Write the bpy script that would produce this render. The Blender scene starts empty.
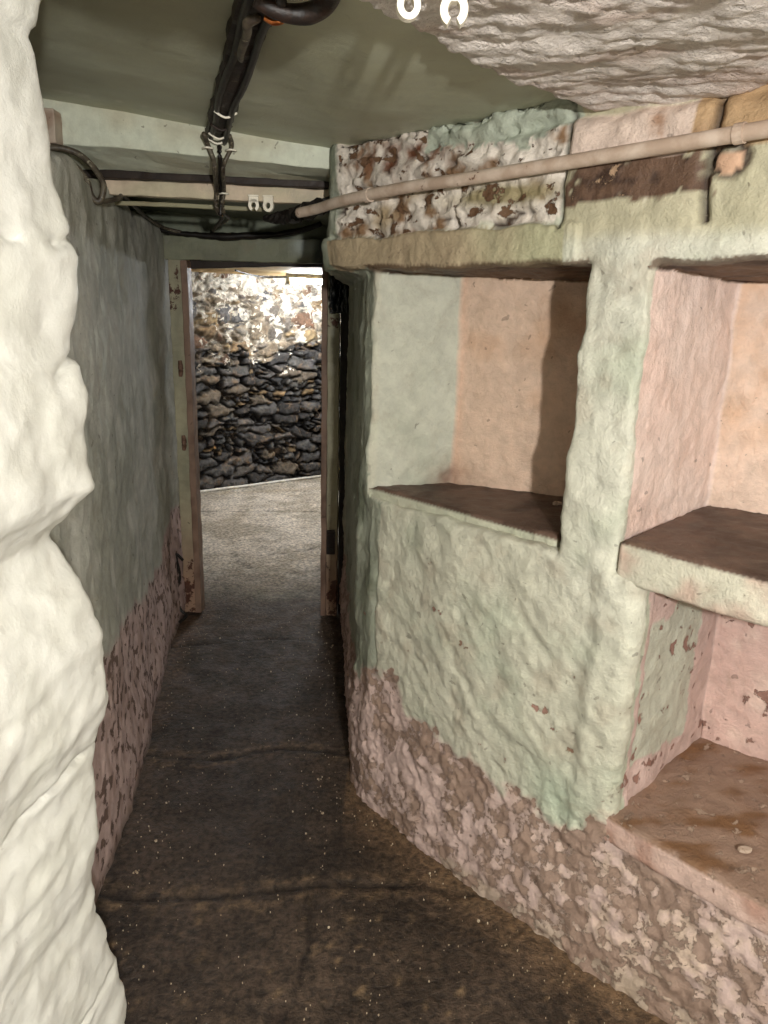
import bpy, bmesh, math, random
import numpy as np
from mathutils import Vector, Matrix

random.seed(7)
SC = bpy.context.scene
COL = SC.collection
H = 1.5

# ------------------------------------------------------------------ numpy noise
_rs = np.random.RandomState(3)
_G = _rs.normal(size=(1024, 3)); _G /= np.linalg.norm(_G, axis=1)[:, None]
_G = _G.astype(np.float32)

def _hash(i, j, k, seed=0):
    h = (i * 73856093) ^ (j * 19349663) ^ (k * 83492791) ^ (seed * 2654435 + 97)
    h = h & 0xffffffff
    h = ((h ^ (h >> 16)) * 0x45d9f3b) & 0xffffffff
    h = ((h ^ (h >> 15)) * 0x2c1b3c6d) & 0xffffffff
    h = ((h ^ (h >> 13)) * 0x297a2d39) & 0xffffffff
    return (h ^ (h >> 16)) & 0x7fffffff

def perlin(P, seed=0):
    P = np.asarray(P, dtype=np.float64)
    I = np.floor(P).astype(np.int64); f = (P - I).astype(np.float32)
    u = f * f * f * (f * (f * 6 - 15) + 10)
    out = 0
    for a in (0, 1):
        wa = u[:, 0] if a else 1 - u[:, 0]
        for b in (0, 1):
            wb = u[:, 1] if b else 1 - u[:, 1]
            for c in (0, 1):
                wc = u[:, 2] if c else 1 - u[:, 2]
                g = _G[_hash(I[:, 0] + a, I[:, 1] + b, I[:, 2] + c, seed) % 1024]
                d = g[:, 0] * (f[:, 0] - a) + g[:, 1] * (f[:, 1] - b) + g[:, 2] * (f[:, 2] - c)
                out = out + wa * wb * wc * d
    return out * 1.6

def fbm(P, freq=1.0, octv=4, seed=0, gain=.5, ridged=False):
    P = np.asarray(P); tot = 0; amp = 1; s = 0
    for o in range(octv):
        n = perlin(P * freq * (2 ** o), seed + o * 17)
        if ridged: n = 1 - 2 * np.abs(n)
        tot = tot + n * amp; s += amp; amp *= gain
    return tot / s

def sstep(a, b, x):
    t = np.clip((x - a) / (b - a), 0, 1)
    return t * t * (3 - 2 * t)

def hex3(r, g, b):
    c = np.array([r, g, b]) / 255.
    return np.where(c <= .04045, c / 12.92, ((c + .055) / 1.055) ** 2.4)

def mixc(col, c2, t):
    t = np.clip(t, 0, 1)[:, None]
    return col * (1 - t) + np.asarray(c2) * t

def gauss(u, v, u0, v0, su, sv):
    return np.exp(-(((u - u0) / su) ** 2 + ((v - v0) / sv) ** 2))

# ------------------------------------------------------------------ SDF tools
def poly_sd(X, Y, poly):
    """signed distance to a closed polygon, negative inside"""
    poly = np.asarray(poly, float); n = len(poly)
    d = np.full(X.shape, 1e9); inside = np.zeros(X.shape, bool)
    for i in range(n):
        a = poly[i]; b = poly[(i + 1) % n]; e = b - a
        wx = X - a[0]; wy = Y - a[1]
        t = np.clip((wx * e[0] + wy * e[1]) / (e @ e), 0, 1)
        d = np.minimum(d, (wx - e[0] * t) ** 2 + (wy - e[1] * t) ** 2)
        c = ((a[1] > Y) != (b[1] > Y))
        with np.errstate(divide='ignore', invalid='ignore'):
            xi = (b[0] - a[0]) * (Y - a[1]) / (b[1] - a[1] + 1e-12) + a[0]
        inside ^= c & (X < xi)
    d = np.sqrt(d)
    return np.where(inside, -d, d)

def smax(a, b, k):
    h = np.clip(.5 - .5 * (b - a) / k, 0, 1)
    return b + (a - b) * h + k * h * (1 - h)

def smin(a, b, k):
    return -smax(-a, -b, k)

def surface_nets(f, org, res):
    S = f < 0
    nx, ny, nz = f.shape
    c = np.zeros((nx - 1, ny - 1, nz - 1), np.int8)
    for a in (0, 1):
        for b in (0, 1):
            for d in (0, 1):
                c += S[a:nx - 1 + a, b:ny - 1 + b, d:nz - 1 + d]
    act = np.argwhere((c > 0) & (c < 8))
    idx = np.full(c.shape, -1, np.int32)
    idx[act[:, 0], act[:, 1], act[:, 2]] = np.arange(len(act))
    corners = [(a, b, d) for a in (0, 1) for b in (0, 1) for d in (0, 1)]
    vals = {cr: f[act[:, 0] + cr[0], act[:, 1] + cr[1], act[:, 2] + cr[2]].astype(np.float64) for cr in corners}
    acc = np.zeros((len(act), 3)); cnt = np.zeros(len(act))
    for a in corners:
        for ax in range(3):
            if a[ax] == 0:
                b = list(a); b[ax] = 1; b = tuple(b)
                va, vb = vals[a], vals[b]
                m = (va < 0) != (vb < 0)
                t = np.where(m, va / np.where(m, va - vb, 1), 0)
                p = np.tile(np.array(a, float), (len(act), 1)); p[:, ax] = t
                acc += p * m[:, None]; cnt += m
    V = (act + acc / cnt[:, None]) * res + np.array(org)
    quads = []
    for ax in range(3):
        sl0 = [slice(None)] * 3; sl1 = [slice(None)] * 3
        sl0[ax] = slice(0, -1); sl1[ax] = slice(1, None)
        A = S[tuple(sl0)]; B = S[tuple(sl1)]
        e = np.argwhere(A != B)
        o1, o2 = [i for i in range(3) if i != ax]
        ok = (e[:, o1] > 0) & (e[:, o2] > 0) & (e[:, o1] < f.shape[o1] - 1) & (e[:, o2] < f.shape[o2] - 1)
        e = e[ok]
        fl = A[e[:, 0], e[:, 1], e[:, 2]]
        def cell(d1, d2):
            q = e.copy(); q[:, o1] -= d1; q[:, o2] -= d2
            return idx[q[:, 0], q[:, 1], q[:, 2]]
        q = np.stack([cell(1, 1), cell(0, 1), cell(0, 0), cell(1, 0)], 1)
        flip = fl if ax != 1 else ~fl
        q[~flip] = q[~flip][:, ::-1]
        quads.append(q)
    Q = np.concatenate(quads)
    return V, Q

def grid_axes(lo, hi, res):
    n = [int(round((hi[i] - lo[i]) / res)) + 1 for i in range(3)]
    return [lo[i] + np.arange(n[i]) * res for i in range(3)]

def normals(V, Q):
    a = V[Q[:, 2]] - V[Q[:, 0]]; b = V[Q[:, 3]] - V[Q[:, 1]]
    fn = np.cross(a, b)
    N = np.zeros_like(V)
    for k in range(4):
        for c in range(3):
            N[:, c] += np.bincount(Q[:, k], fn[:, c], len(V))
    return N / (np.linalg.norm(N, axis=1)[:, None] + 1e-12)

def warp(P, amp, freq, seed=11, octv=2):
    return P + amp * np.stack([fbm(P, freq, octv, seed + i * 31) for i in range(3)], 1)

# ------------------------------------------------------------------ linking
def link(name, me, mat=None, parent=None, **props):
    o = bpy.data.objects.new(name, me); COL.objects.link(o)
    if mat is not None and me is not None: me.materials.append(mat)
    if parent is not None: o.parent = parent
    for k, v in props.items():
        if v: o[k] = v
    return o

def mesh_from(name, V, Q, smooth=True, attrs=None):
    me = bpy.data.meshes.new(name)
    me.from_pydata([], [], []) if False else None
    V = np.asarray(V, np.float32); Q = np.asarray(Q, np.int32)
    me.vertices.add(len(V)); me.vertices.foreach_set('co', V.ravel())
    k = Q.shape[1]
    me.loops.add(Q.size); me.loops.foreach_set('vertex_index', Q.ravel())
    me.polygons.add(len(Q))
    me.polygons.foreach_set('loop_start', np.arange(0, Q.size, k, dtype=np.int32))
    me.polygons.foreach_set('loop_total', np.full(len(Q), k, np.int32))
    me.polygons.foreach_set('use_smooth', np.full(len(Q), smooth))
    me.update(calc_edges=True); me.validate()
    for n, a in (attrs or {}).items():
        a = np.asarray(a, np.float32)
        if a.ndim == 2:
            at = me.attributes.new(n, 'FLOAT_COLOR', 'POINT')
            at.data.foreach_set('color', np.concatenate([a, np.ones((len(a), 1), np.float32)], 1).ravel())
        else:
            at = me.attributes.new(n, 'FLOAT', 'POINT'); at.data.foreach_set('value', a)
    return me

def keepfaces(V, Q, mask):
    Q = Q[mask]
    used = np.unique(Q); mp = np.full(len(V), -1); mp[used] = np.arange(len(used))
    return V[used], mp[Q]

# ------------------------------------------------------------------ materials
def nt(name):
    m = bpy.data.materials.new(name); m.use_nodes = True
    t = m.node_tree; t.nodes.clear()
    out = t.nodes.new('ShaderNodeOutputMaterial'); b = t.nodes.new('ShaderNodeBsdfPrincipled')
    t.links.new(b.outputs[0], out.inputs[0])
    return m, t, b

def N_(t, typ, **kw):
    n = t.nodes.new(typ)
    for k, v in kw.items():
        if hasattr(n, k): setattr(n, k, v)
        else: n.inputs[k].default_value = v
    return n

def noise(t, vec, scale, detail=4, rough=.55, dist=0.0):
    n = t.nodes.new('ShaderNodeTexNoise')
    n.inputs['Scale'].default_value = scale; n.inputs['Detail'].default_value = detail
    n.inputs['Roughness'].default_value = rough; n.inputs['Distortion'].default_value = dist
    t.links.new(vec, n.inputs['Vector'])
    return n.outputs[0]

def math_(t, op, a, b=None, clamp=False):
    n = t.nodes.new('ShaderNodeMath'); n.operation = op; n.use_clamp = clamp
    for i, v in enumerate((a, b)):
        if v is None: continue
        if isinstance(v, (int, float)): n.inputs[i].default_value = v
        else: t.links.new(v, n.inputs[i])
    return n.outputs[0]

def ramp(t, v, a, b, lo=0., hi=1.):
    n = t.nodes.new('ShaderNodeMapRange'); n.interpolation_type = 'SMOOTHSTEP'
    t.links.new(v, n.inputs[0])
    for i, x in enumerate((a, b, lo, hi)): n.inputs[i + 1].default_value = x
    return n.outputs[0]

def mix(t, fac, a, b, mode='MIX'):
    n = t.nodes.new('ShaderNodeMix'); n.data_type = 'RGBA'; n.blend_type = mode
    if isinstance(fac, (int, float)): n.inputs[0].default_value = fac
    else: t.links.new(fac, n.inputs[0])
    for i, v in ((6, a), (7, b)):
        if isinstance(v, (tuple, list, np.ndarray)): n.inputs[i].default_value = (*v[:3], 1)
        else: t.links.new(v, n.inputs[i])
    return n.outputs[2]

def attr(t, name, fac=False):
    n = t.nodes.new('ShaderNodeAttribute'); n.attribute_name = name
    return n.outputs['Fac'] if fac else n.outputs['Color']

def objvec(t, scale=(1, 1, 1), rot=(0, 0, 0)):
    tc = t.nodes.new('ShaderNodeTexCoord'); mp = t.nodes.new('ShaderNodeMapping')
    mp.inputs['Scale'].default_value = scale; mp.inputs['Rotation'].default_value = rot
    t.links.new(tc.outputs['Object'], mp.inputs[0])
    return mp.outputs[0]

def bump(t, b, hs):
    """hs: list of (height socket, distance)"""
    prev = None
    for h, d in hs:
        n = t.nodes.new('ShaderNodeBump'); n.inputs['Distance'].default_value = d
        n.inputs['Strength'].default_value = 1
        t.links.new(h, n.inputs['Height'])
        if prev: t.links.new(prev, n.inputs['Normal'])
        prev = n.outputs[0]
    t.links.new(prev, b.inputs['Normal'])

def plaster_mat(name, rough=(.42, .66), b1=.009, b2=.0016, hf=60, amp=.95, spec=.45, speck=.4, grain=.12):
    m, t, b = nt(name)
    v = objvec(t)
    n1 = noise(t, v, hf, 8, .72, .3); n2 = noise(t, v, 22, 8, .68, .2); n3 = noise(t, v, 150, 4, .65)
    pk = attr(t, 'peel', True)
    x = math_(t, 'ADD', pk, math_(t, 'MULTIPLY', math_(t, 'SUBTRACT', n1, .5), amp))
    mask = ramp(t, x, .47, .53)
    c = mix(t, mask, attr(t, 'paint'), attr(t, 'base'))
    # tone mottling of the paint itself
    g = ramp(t, n2, .3, .7, 1 - grain, 1 + grain)
    gg = t.nodes.new('ShaderNodeCombineColor')
    for i in range(3): t.links.new(g, gg.inputs[i])
    c = mix(t, 1., c, gg.outputs[0], 'MULTIPLY')
    c = mix(t, ramp(t, noise(t, v, 9, 8, .72, .6), .52, .70, 0, grain * 2.2), c, hex3(140, 118, 96))
    # small dark chips
    n4 = noise(t, v, 34, 2, .5, .4)
    chips = ramp(t, n4, .71, .725, 0, speck)
    c = mix(t, chips, c, hex3(62, 48, 38))
    t.links.new(c, b.inputs['Base Color'])
    r = ramp(t, n2, .3, .7, rough[0], rough[1])
    t.links.new(r, b.inputs['Roughness'])
    b.inputs['Specular IOR Level'].default_value = spec
    hh = math_(t, 'SUBTRACT', n2, math_(t, 'MULTIPLY', mask, .25))
    bump(t, b, [(hh, b1), (n3, b2)])
    return m

def simple_mat(name, c1, c2, scale=20, rough=.6, bmp=.0006, c3=None, thr=(.6, .65), sv=(1, 1, 1), spec=.4, metallic=0, hf=90):
    m, t, b = nt(name)
    v = objvec(t, sv)
    n1 = noise(t, v, scale, 5, .6, .2); n2 = noise(t, v, hf, 4, .6)
    c = mix(t, ramp(t, n1, .35, .65), hex3(*c1), hex3(*c2))
    if c3: c = mix(t, ramp(t, noise(t, v, scale * 1.7, 6, .65, .5), thr[0], thr[1]), c, hex3(*c3))
    t.links.new(c, b.inputs['Base Color'])
    b.inputs['Roughness'].default_value = rough
    b.inputs['Metallic'].default_value = metallic
    b.inputs['Specular IOR Level'].default_value = spec
    bump(t, b, [(n1, bmp * 2), (n2, bmp)])
    return m

M_plaster = plaster_mat('painted_plaster')
M_matt = plaster_mat('matt_plaster', rough=(.75, .9), spec=.2)
M_smooth = plaster_mat('whitewash_thick', rough=(.55, .7), b1=.0025, b2=.0004, speck=.12, grain=.035, hf=40)
M_rock = plaster_mat('whitewashed_rock', rough=(.6, .8), b1=.014, b2=.005, hf=45, speck=.2, grain=.12)
M_ceil = plaster_mat('painted_ceiling', rough=(.42, .6), b1=.0015, b2=.0005, speck=.12, grain=.06)
M_rubble = plaster_mat('rubble_stone', rough=(.55, .85), b1=.03, b2=.01, hf=30, amp=.9, speck=.2, grain=.45)

# ------------------------------------------------------------------ right hand wall
A = np.array([0.03, 1.93]); B_ = np.array([.68, 1.266])
D = (B_ - A) / np.linalg.norm(B_ - A); NN = np.array([-D[1], D[0]])   # D along wall, NN into wall
face = [(-.20, 3.62), (-.185, 3.4), (-.152, 3.04), (-.116, 2.6), (-.095, 2.33), (-.074, 2.10), (-.038, 1.998), (.03, 1.93),
        (.158, 1.775), (.308, 1.622), (.44, 1.49), (.577, 1.362), (.68, 1.266), (.95, 1.0), (1.5, .45), (1.62, .30)]
solid = face + [(3.0, .30), (3.0, 3.62)]
n1poly = [(-.30, 1.62), (-.062, 2.018), (.192, 2.078), (.33, 2.022), (.60, 1.905), (.405, 1.572), (.25, 1.35)]
n2poly = [(.30, 1.20), (.492, 1.458), (.790, 1.760), (.902, 1.679), (1.42, 1.30), (1.15, .76), (.9, .60)]
n3poly = [(.34, 1.14), (.528, 1.418), (.835, 1.700), (.965, 1.601), (1.45, 1.20), (1.15, .76), (.9, .60)]

solidU = [(-.215, 3.62), (-.205, 3.0), (-.185, 2.3), (-.178, 2.16), (-.150, 2.112)] + face[7:] + [(3.0, .30), (3.0, 3.62)]
def right_wall():
    res = .0085
    lo = (-.27, .62, -.06); hi = (1.30, 3.60, 1.93)
    xs, ys, zs = grid_axes(lo, hi, res)
    X, Y = np.meshgrid(xs, ys, indexing='ij')
    d = poly_sd(X, Y, solid).astype(np.float32)
    dU = poly_sd(X, Y, solidU).astype(np.float32)
    a1 = poly_sd(X, Y, n1poly).astype(np.float32); a2 = poly_sd(X, Y, n2poly).astype(np.float32); a3 = poly_sd(X, Y, n3poly).astype(np.float32)
    O = ((X - A[0]) * NN[0] + (Y - A[1]) * NN[1]).astype(np.float32)
    S = ((X - A[0]) * D[0] + (Y - A[1]) * D[1]).astype(np.float32)
    # foot of the wall swells out a little
    f = np.empty((len(xs), len(ys), len(zs)), np.float32)
    sof = 1.588 - .03 * np.clip(O, 0, .5)
    for k, z in enumerate(zs):
        bulge = .012 * math.exp(-((z - .12) / .16) ** 2) - .012 * max(0, (z - 1.0)) 
        tt = float(sstep(1.575, 1.60, z)); w = d * (1 - tt) + dU * tt - bulge
        # painted lintel stands proud below the bare stones
        if 1.585 < z < 1.672:
            w = w - .012 * (S < .50)
        o1 = np.maximum(a1, np.maximum(.985 - z, z - sof))
        o2 = np.maximum(a2, np.maximum(.975 - z, z - sof))
        o3 = np.maximum(a3, np.maximum(.385 - z, z - 1.0))
        w = smax(w, -o1, .012)
        w = smax(w, -smin(o2, o3, .004), .02)
        f[:, :, k] = np.maximum(w, z - 1.905)
    V, Q = surface_nets(f, lo, res)
    del f
    P0 = V.copy()
    N = normals(V, Q)
    s = (P0[:, :2] - A) @ D; o = (P0[:, :2] - A) @ NN; z = P0[:, 2]
    inn = ((o > .03) | ((o > .016) & (N[:, 0] > .30) & (s > .6))) & (P0[:, 0] > -.04)
    corr = (((z < 1.59) & (s < -.02) & (P0[:, 1] > 1.97)) | ((z >= 1.59) & (P0[:, 1] > 2.13))) & (o < .8) & (~((z > .98) & (z < 1.6) & (P0[:, 0] > -.045)))
    # ---- shape
    Pr = np.stack([s * .80 - z * .60, s * .60 + z * .80, o], 1)      # strokes run down to the right
    Pa = Pr * np.array([1., 2.6, 1.5]); Pa[:, 1] = Pr[:, 1] * 2.6; Pa[:, 0] = Pr[:, 0] * 1.0
    Pc = P0 * np.array([1, 1, .45])
    big = fbm(P0, 5, 3, 1)
    strokes = fbm(np.stack([(s * .8 - z * .6) * 7, (s * .6 + z * .8) * 17, o * 9], 1), 1, 4, 5)
    rid = fbm(np.stack([(s * .8 - z * .6) * 9, (s * .6 + z * .8) * 26, o * 9], 1), 1, 3, 9, ridged=True)
    vert = fbm(np.stack([P0[:, 0] * 14, P0[:, 1] * 14, z * 6], 1), 1, 4, 21)
    fine = fbm(P0, 45, 3, 31)
    low = (1 - sstep(.30, .48, z + .05 * big - .17 * (1 - sstep(-.2, .5, s)) * 0))
    h = .010 * big
    lower = (z < 1.0) & (~inn)
    h = h + np.where(corr, .016 * vert, 0)
    h = h + np.where(~corr & ~inn, .0085 * strokes * (1 - .6 * (z > 1.6)) + .0065 * rid * sstep(.0, .9, 1.3 - z), 0)
    h = h + np.where(inn, .0045 * strokes + .002 * vert, 0)
    h = h + .0034 * fine * (1 + 2.4 * low) - .006 * sstep(.25, .5, fbm(P0, 22, 3, 33)) * low
    # pillar between the niches: smoother, scalloped edges, stands slightly proud of the bay to its left
    pil = sstep(.50, .64, s) * (1 - sstep(.70, .74, s)) * (o < .05)
    h = h + .012 * sstep(.60 + .02 * big, .645 + .02 * big, s) * (z < .98) * (z > .30) * (1 - sstep(.68, .76, s)) * (o < .05)
    # band of bare stones above the lintel
    band = sstep(1.668, 1.684, z + .006 * fbm(P0, 12, 2, 3)) * (~inn) * (~corr)
    Ps = np.stack([s, z * 1.8, o], 1); crumble = fbm(Ps, 17, 4, 51)
    left_band = band * (1 - sstep(.42, .47, s))
    h = h + left_band * (-.006 + .022 * crumble + .010 * fbm(Ps, 50, 2, 52) - .014 * sstep(.15, .4, fbm(Ps, 13, 3, 54)))
    def joint(u, c, w, dep, m):
        return -dep * np.exp(-((u - c) / w) ** 2) * m
    wob = .010 * fbm(P0, 14, 3, 77)
    h = h + joint(s + wob, .452, .006, .014, (z > 1.66))
    h = h + joint(s + wob, .160, .008, .012, (z > 1.675) & (z < 1.80))
    h = h + joint(s + wob, .738, .009, .022, (z > 1.66) & (z < 1.86) & (~inn))
    h = h + joint(s + 1.2 * wob, .49, .003, .004, (z > 1.60) & (z < 1.668))
    h = h + joint(z + wob, 1.676, .006, .010, (s < .45) & (~inn) & (s > -.3))
    h = h + joint(z + wob, 1.785, .006, .010, (s < .45) & (~inn) & (s > -.3))
    ring = np.abs(np.hypot((s - .772) / 1.25, z - 1.757) - .024)
    h = h - .012 * np.exp(-(ring / .006) ** 2) * (~inn)
    # crevice along the top of the wall
    h = h - .02 * np.exp(-((z - 1.865 - wob) / .012) ** 2) * (s > .3) * (~inn)
    V = P0 + N * h[:, None]
    V = V + warp(P0, .007, 9, 61) - P0
    # ---- colour
    c = np.zeros_like(V)
    n_b = fbm(P0, 4, 4, 81); n_m = fbm(P0, 11, 4, 82); n_f = fbm(P0, 30, 4, 83)
    green = hex3(196, 194, 176); pale = hex3(208, 207, 192); mint = hex3(168, 186, 164)
    c[:] = green
    c = mixc(c, pale, .9 * sstep(.40, .62, s + .1 * n_m) * sstep(.55, 1.1, z))
    c = mixc(c, hex3(178, 184, 164), .8 * sstep(-.1, .4, n_b)); c = mixc(c, hex3(176, 166, 148), .5 * sstep(.1, .4, n_m))
    c = mixc(c, mint, gauss(s, z, .58, .40, .09, .09) * .6)
    c = mixc(c, hex3(180, 172, 142), .8 * sstep(1.62, 1.66, z) * (s > .45)); c = mixc(c, hex3(206, 200, 184), sstep(.1, .35, n_m) * (z > 1.6) * (s > .6))     # yellower upper paint
    c = mixc(c, hex3(158, 162, 146), 1.0 * corr)
    c = mixc(c, hex3(124, 130, 112), corr * sstep(-.1, .4, n_b + n_m * .5))
    base = np.tile(hex3(150, 118, 98), (len(V), 1))
    peel = .10 + .50 * n_m + .5 * n_f - .1 * (z > 1.0)
    # cream / beige lintel
    li = (~inn) & (z > 1.585) & (z < 1.672) & (s < .47) & (s > -.3)
    lc = mixc(np.tile(hex3(176, 158, 130), (len(V), 1)), hex3(176, 174, 142), sstep(.1, .5, s + .12 * n_m))
    c = np.where(li[:, None], lc, c)
    # bare stones
    bl = left_band > .5
    white = hex3(222, 212, 200)
    sc = mixc(np.tile(white, (len(V), 1)), hex3(134, 104, 76), sstep(.10, .40, n_m + .5 * n_f))
    sc = mixc(sc, hex3(170, 150, 120), sstep(.1, .5, fbm(P0, 9, 3, 99)))
    sc = mixc(sc, hex3(108, 66, 44), gauss(s, z, -.02, 1.85, .16, .035) * 1.3 * (n_f * 2 + .6))
    sc = mixc(sc, hex3(150, 138, 104), gauss(s, z, .30, 1.735, .14, .02) * 1.6)
    c = np.where(bl[:, None], sc, c)
    peel = np.where(bl, .30 + .9 * fbm(Ps, 22, 4, 84) + .35 * fbm(Ps, 7, 3, 85), peel)
    base = np.where(bl[:, None], hex3(104, 76, 54), base)
    c = mixc(c, hex3(60, 44, 34), (bl * sstep(.22, .42, fbm(Ps, 13, 3, 54))))
    # green remains at the top of the stone band
    tg = (z > 1.842 + .05 * n_m + .03 * n_f) & (s > .05) & (s < .47) & ~inn
    c = np.where(tg[:, None], hex3(172, 178, 162), c); peel = np.where(tg, .1 + .3 * n_f, peel)
    # brown peeled patch on the block
    bp = (1 - sstep(.95, 1.05, np.maximum(np.abs(s - .60) / .125, np.abs(z - 1.742) / .036) + .55 * n_f + .35 * n_m))
    bp = bp * (~inn)
    c = mixc(c, hex3(100, 76, 60), bp); c = mixc(c, hex3(64, 46, 36), bp * sstep(0, .3, n_f)); base = mixc(base, hex3(178, 148, 120), bp)
    peel = np.where(bp > .5, .26 + .7 * n_f, peel)
    # pinkish white plaster above it, by the pipe
    pw = (z > 1.775) & (z < 1.862) & (s > .455) & ~inn
    c = np.where(pw[:, None], mixc(np.tile(hex3(214, 194, 180), (len(V), 1)), hex3(150, 112, 84), sstep(.15, .45, n_m)), c)
    rk = (z > 1.775) & (s > .70) & ~inn
    c = np.where(rk[:, None], mixc(np.tile(hex3(178, 148, 112), (len(V), 1)), hex3(122, 84, 58), sstep(.0, .4, n_m)), c)
    cr = np.exp(-(ring / .007) ** 2) * (~inn)
    c = mixc(c, hex3(52, 36, 28), cr)
    c = mixc(c, hex3(206, 168, 140), (np.hypot((s - .772) / 1.25, z - 1.757) < .021) * (~inn) * (z < 1.765))
    jn = np.exp(-((s + wob - .738) / .007) ** 2) * (z > 1.66) * (z < 1.86) * (~inn) + .8 * np.exp(-((s + wob - .452) / .004) ** 2) * (z > 1.66) * (~inn)
    c = mixc(c, hex3(48, 34, 26), jn)
    # pink and brown foot of the wall
    zb = .375 - .05 * sstep(.15, .7, s) + .09 * n_m + .05 * n_f + .04 * n_b + .07 * sstep(.64, .70, s)
    zb = zb + .10 * gauss(s, z, -.02, .3, .12, 9) 
    foot = sstep(.03, -.03, z - zb) if False else (1 - sstep(-.02, .02, z - zb))
    foot = foot * (~inn) * (1 - .0 * corr)
    fc = mixc(np.tile(hex3(200, 176, 168), (len(V), 1)), hex3(176, 150, 136), sstep(-.1, .35, n_m + .4 * n_f))
    fc = mixc(fc, hex3(202, 180, 158), sstep(.35, .8, s) * .7 * sstep(-.3, .3, n_b + n_f))
    fc = mixc(fc, hex3(186, 168, 150), .8 * (1 - sstep(.03, .07, z + .03 * n_m)) * (s > .25))
    c = mixc(c, fc, foot)
    base = np.where((foot > .5)[:, None], hex3(156, 132, 118), base)
    peel = np.where(foot > .5, .46 + .45 * n_f + .45 * n_m + .3 * n_b, peel)
    edge = (np.abs(z - zb) < .05) & ~inn
    peel = np.where(edge & (foot < .5), peel + .12, peel)
    base = np.where((edge & (foot < .5))[:, None], hex3(176, 142, 128), base)
    # a few pink chips in the green
    pc = (gauss(s, z, .50, .60, .035, .014) + gauss(s, z, .56, .565, .02, .012) + gauss(s, z, .18, .74, .03, .008)) * (~inn)
    peel = peel + .5 * pc; base = mixc(base, hex3(160, 124, 110), pc * 2)
    # niche interiors
    in1 = inn & (z > .975) & (z < 1.6) & (s < .58)
    left = N[:, 0] > .02
    xc = P0[:, 0] + .006 * n_f
    g1 = mixc(np.tile(hex3(192, 192, 176), (len(V), 1)), hex3(178, 180, 163), sstep(0, .5, n_b))
    p1 = mixc(np.tile(hex3(208, 180, 158), (len(V), 1)), hex3(192, 156, 128), sstep(-.1, .5, n_b + .5 * n_m))
    c1 = np.where((xc < .196)[:, None], g1, p1)
    c1 = mixc(c1, hex3(214, 180, 156), gauss(P0[:, 0], z, .20, 1.2, .012, 9) * (xc >= .19))
    c1 = mixc(c1, hex3(128, 96, 78), .8 * gauss(P0[:, 0], z, .18, 1.02, .05, .05) * (1 + n_f))
    c = np.where(in1[:, None], c1, c); peel = np.where(in1, .10 + .26 * n_f + .1 * n_m, peel)
    base = np.where(in1[:, None], hex3(120, 92, 74), base)
    in2 = inn & (z > .965) & (z < 1.6) & (s >= .50)
    L2 = N[:, 0] > .12
    cL = mixc(np.tile(hex3(234, 212, 202), (len(V), 1)), hex3(226, 198, 186), sstep(-.2, .4, n_b))
    cB = mixc(np.tile(hex3(226, 200, 182), (len(V), 1)), hex3(206, 164, 128), sstep(-.25, .25, n_b + .3 * n_m) * sstep(1.15, 1.3, z))
    c = np.where(in2[:, None], np.where(L2[:, None], cL, cB), c)
    peel = np.where(in2, .08 + .24 * n_f + .08 * n_m, peel); base = np.where(in2[:, None], hex3(120, 84, 64), base)
    in3 = inn & (z <= .972) & (s > .5)
    L3 = N[:, 0] > .12
    depth = o + .02 * n_m
    cL = np.where(((depth > .055) & (depth < .30 + .05 * n_b) & (z > .50 + .35 * depth * 0 + .04 * n_m) & (z < .86 + .05 * n_m))[:, None], hex3(188, 188, 172), hex3(200, 174, 166))
    cL = np.where((depth < .03)[:, None], hex3(186, 190, 170), cL)
    cB = mixc(np.tile(hex3(208, 176, 166), (len(V), 1)), hex3(220, 192, 180), sstep(0, .3, n_m))
    c = np.where(in3[:, None], np.where(L3[:, None], cL, cB), c)
    peel = np.where(in3, .20 + .8 * n_f + .4 * n_m, peel); base = np.where(in3[:, None], hex3(148, 112, 100), base)
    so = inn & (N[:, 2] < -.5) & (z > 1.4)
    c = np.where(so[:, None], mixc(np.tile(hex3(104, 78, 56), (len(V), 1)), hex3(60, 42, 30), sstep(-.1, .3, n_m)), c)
    # rotten edge of the lintel over the niches
    ed = (np.abs(z - 1.588) < .008 + .008 * n_m) & (~inn) & (((s > -.14) & (s < .52)) | (s > .655))
    c = mixc(c, hex3(88, 64, 46), ed * .8)
    sm = inn & (N[:, 2] > .6)
    c = np.where(sm[:, None], hex3(92, 64, 50), c)
    fl = (z < 1.93)
    keep = (P0[Q].mean(1)[:, 1] > .63)
    me = mesh_from('wall_right', V, Q, True, {'paint': c, 'base': base, 'peel': np.clip(peel, 0, 1)})
    link('wall_right', me, M_plaster, kind='structure', label='pale green and pink painted wall with deep niches and bare stones under the ceiling', category='wall')

right_wall()

def sdf_obj(name, func, lo, hi, res, disp, colour, mat, parent=None, **props):
    xs, ys, zs = grid_axes(lo, hi, res)
    X, Y, Z = np.meshgrid(xs, ys, zs, indexing='ij')
    V, Q = surface_nets(func(X, Y, Z).astype(np.float32), lo, res)
    N = normals(V, Q)
    P0 = V.copy()
    V = P0 + N * disp(P0, N)[:, None]
    c, base, peel = colour(P0, N)
    me = mesh_from(name, V, Q, True, {'paint': c, 'base': base, 'peel': np.clip(peel, 0, 1)})
    return link(name, me, mat, parent, **props)

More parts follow.
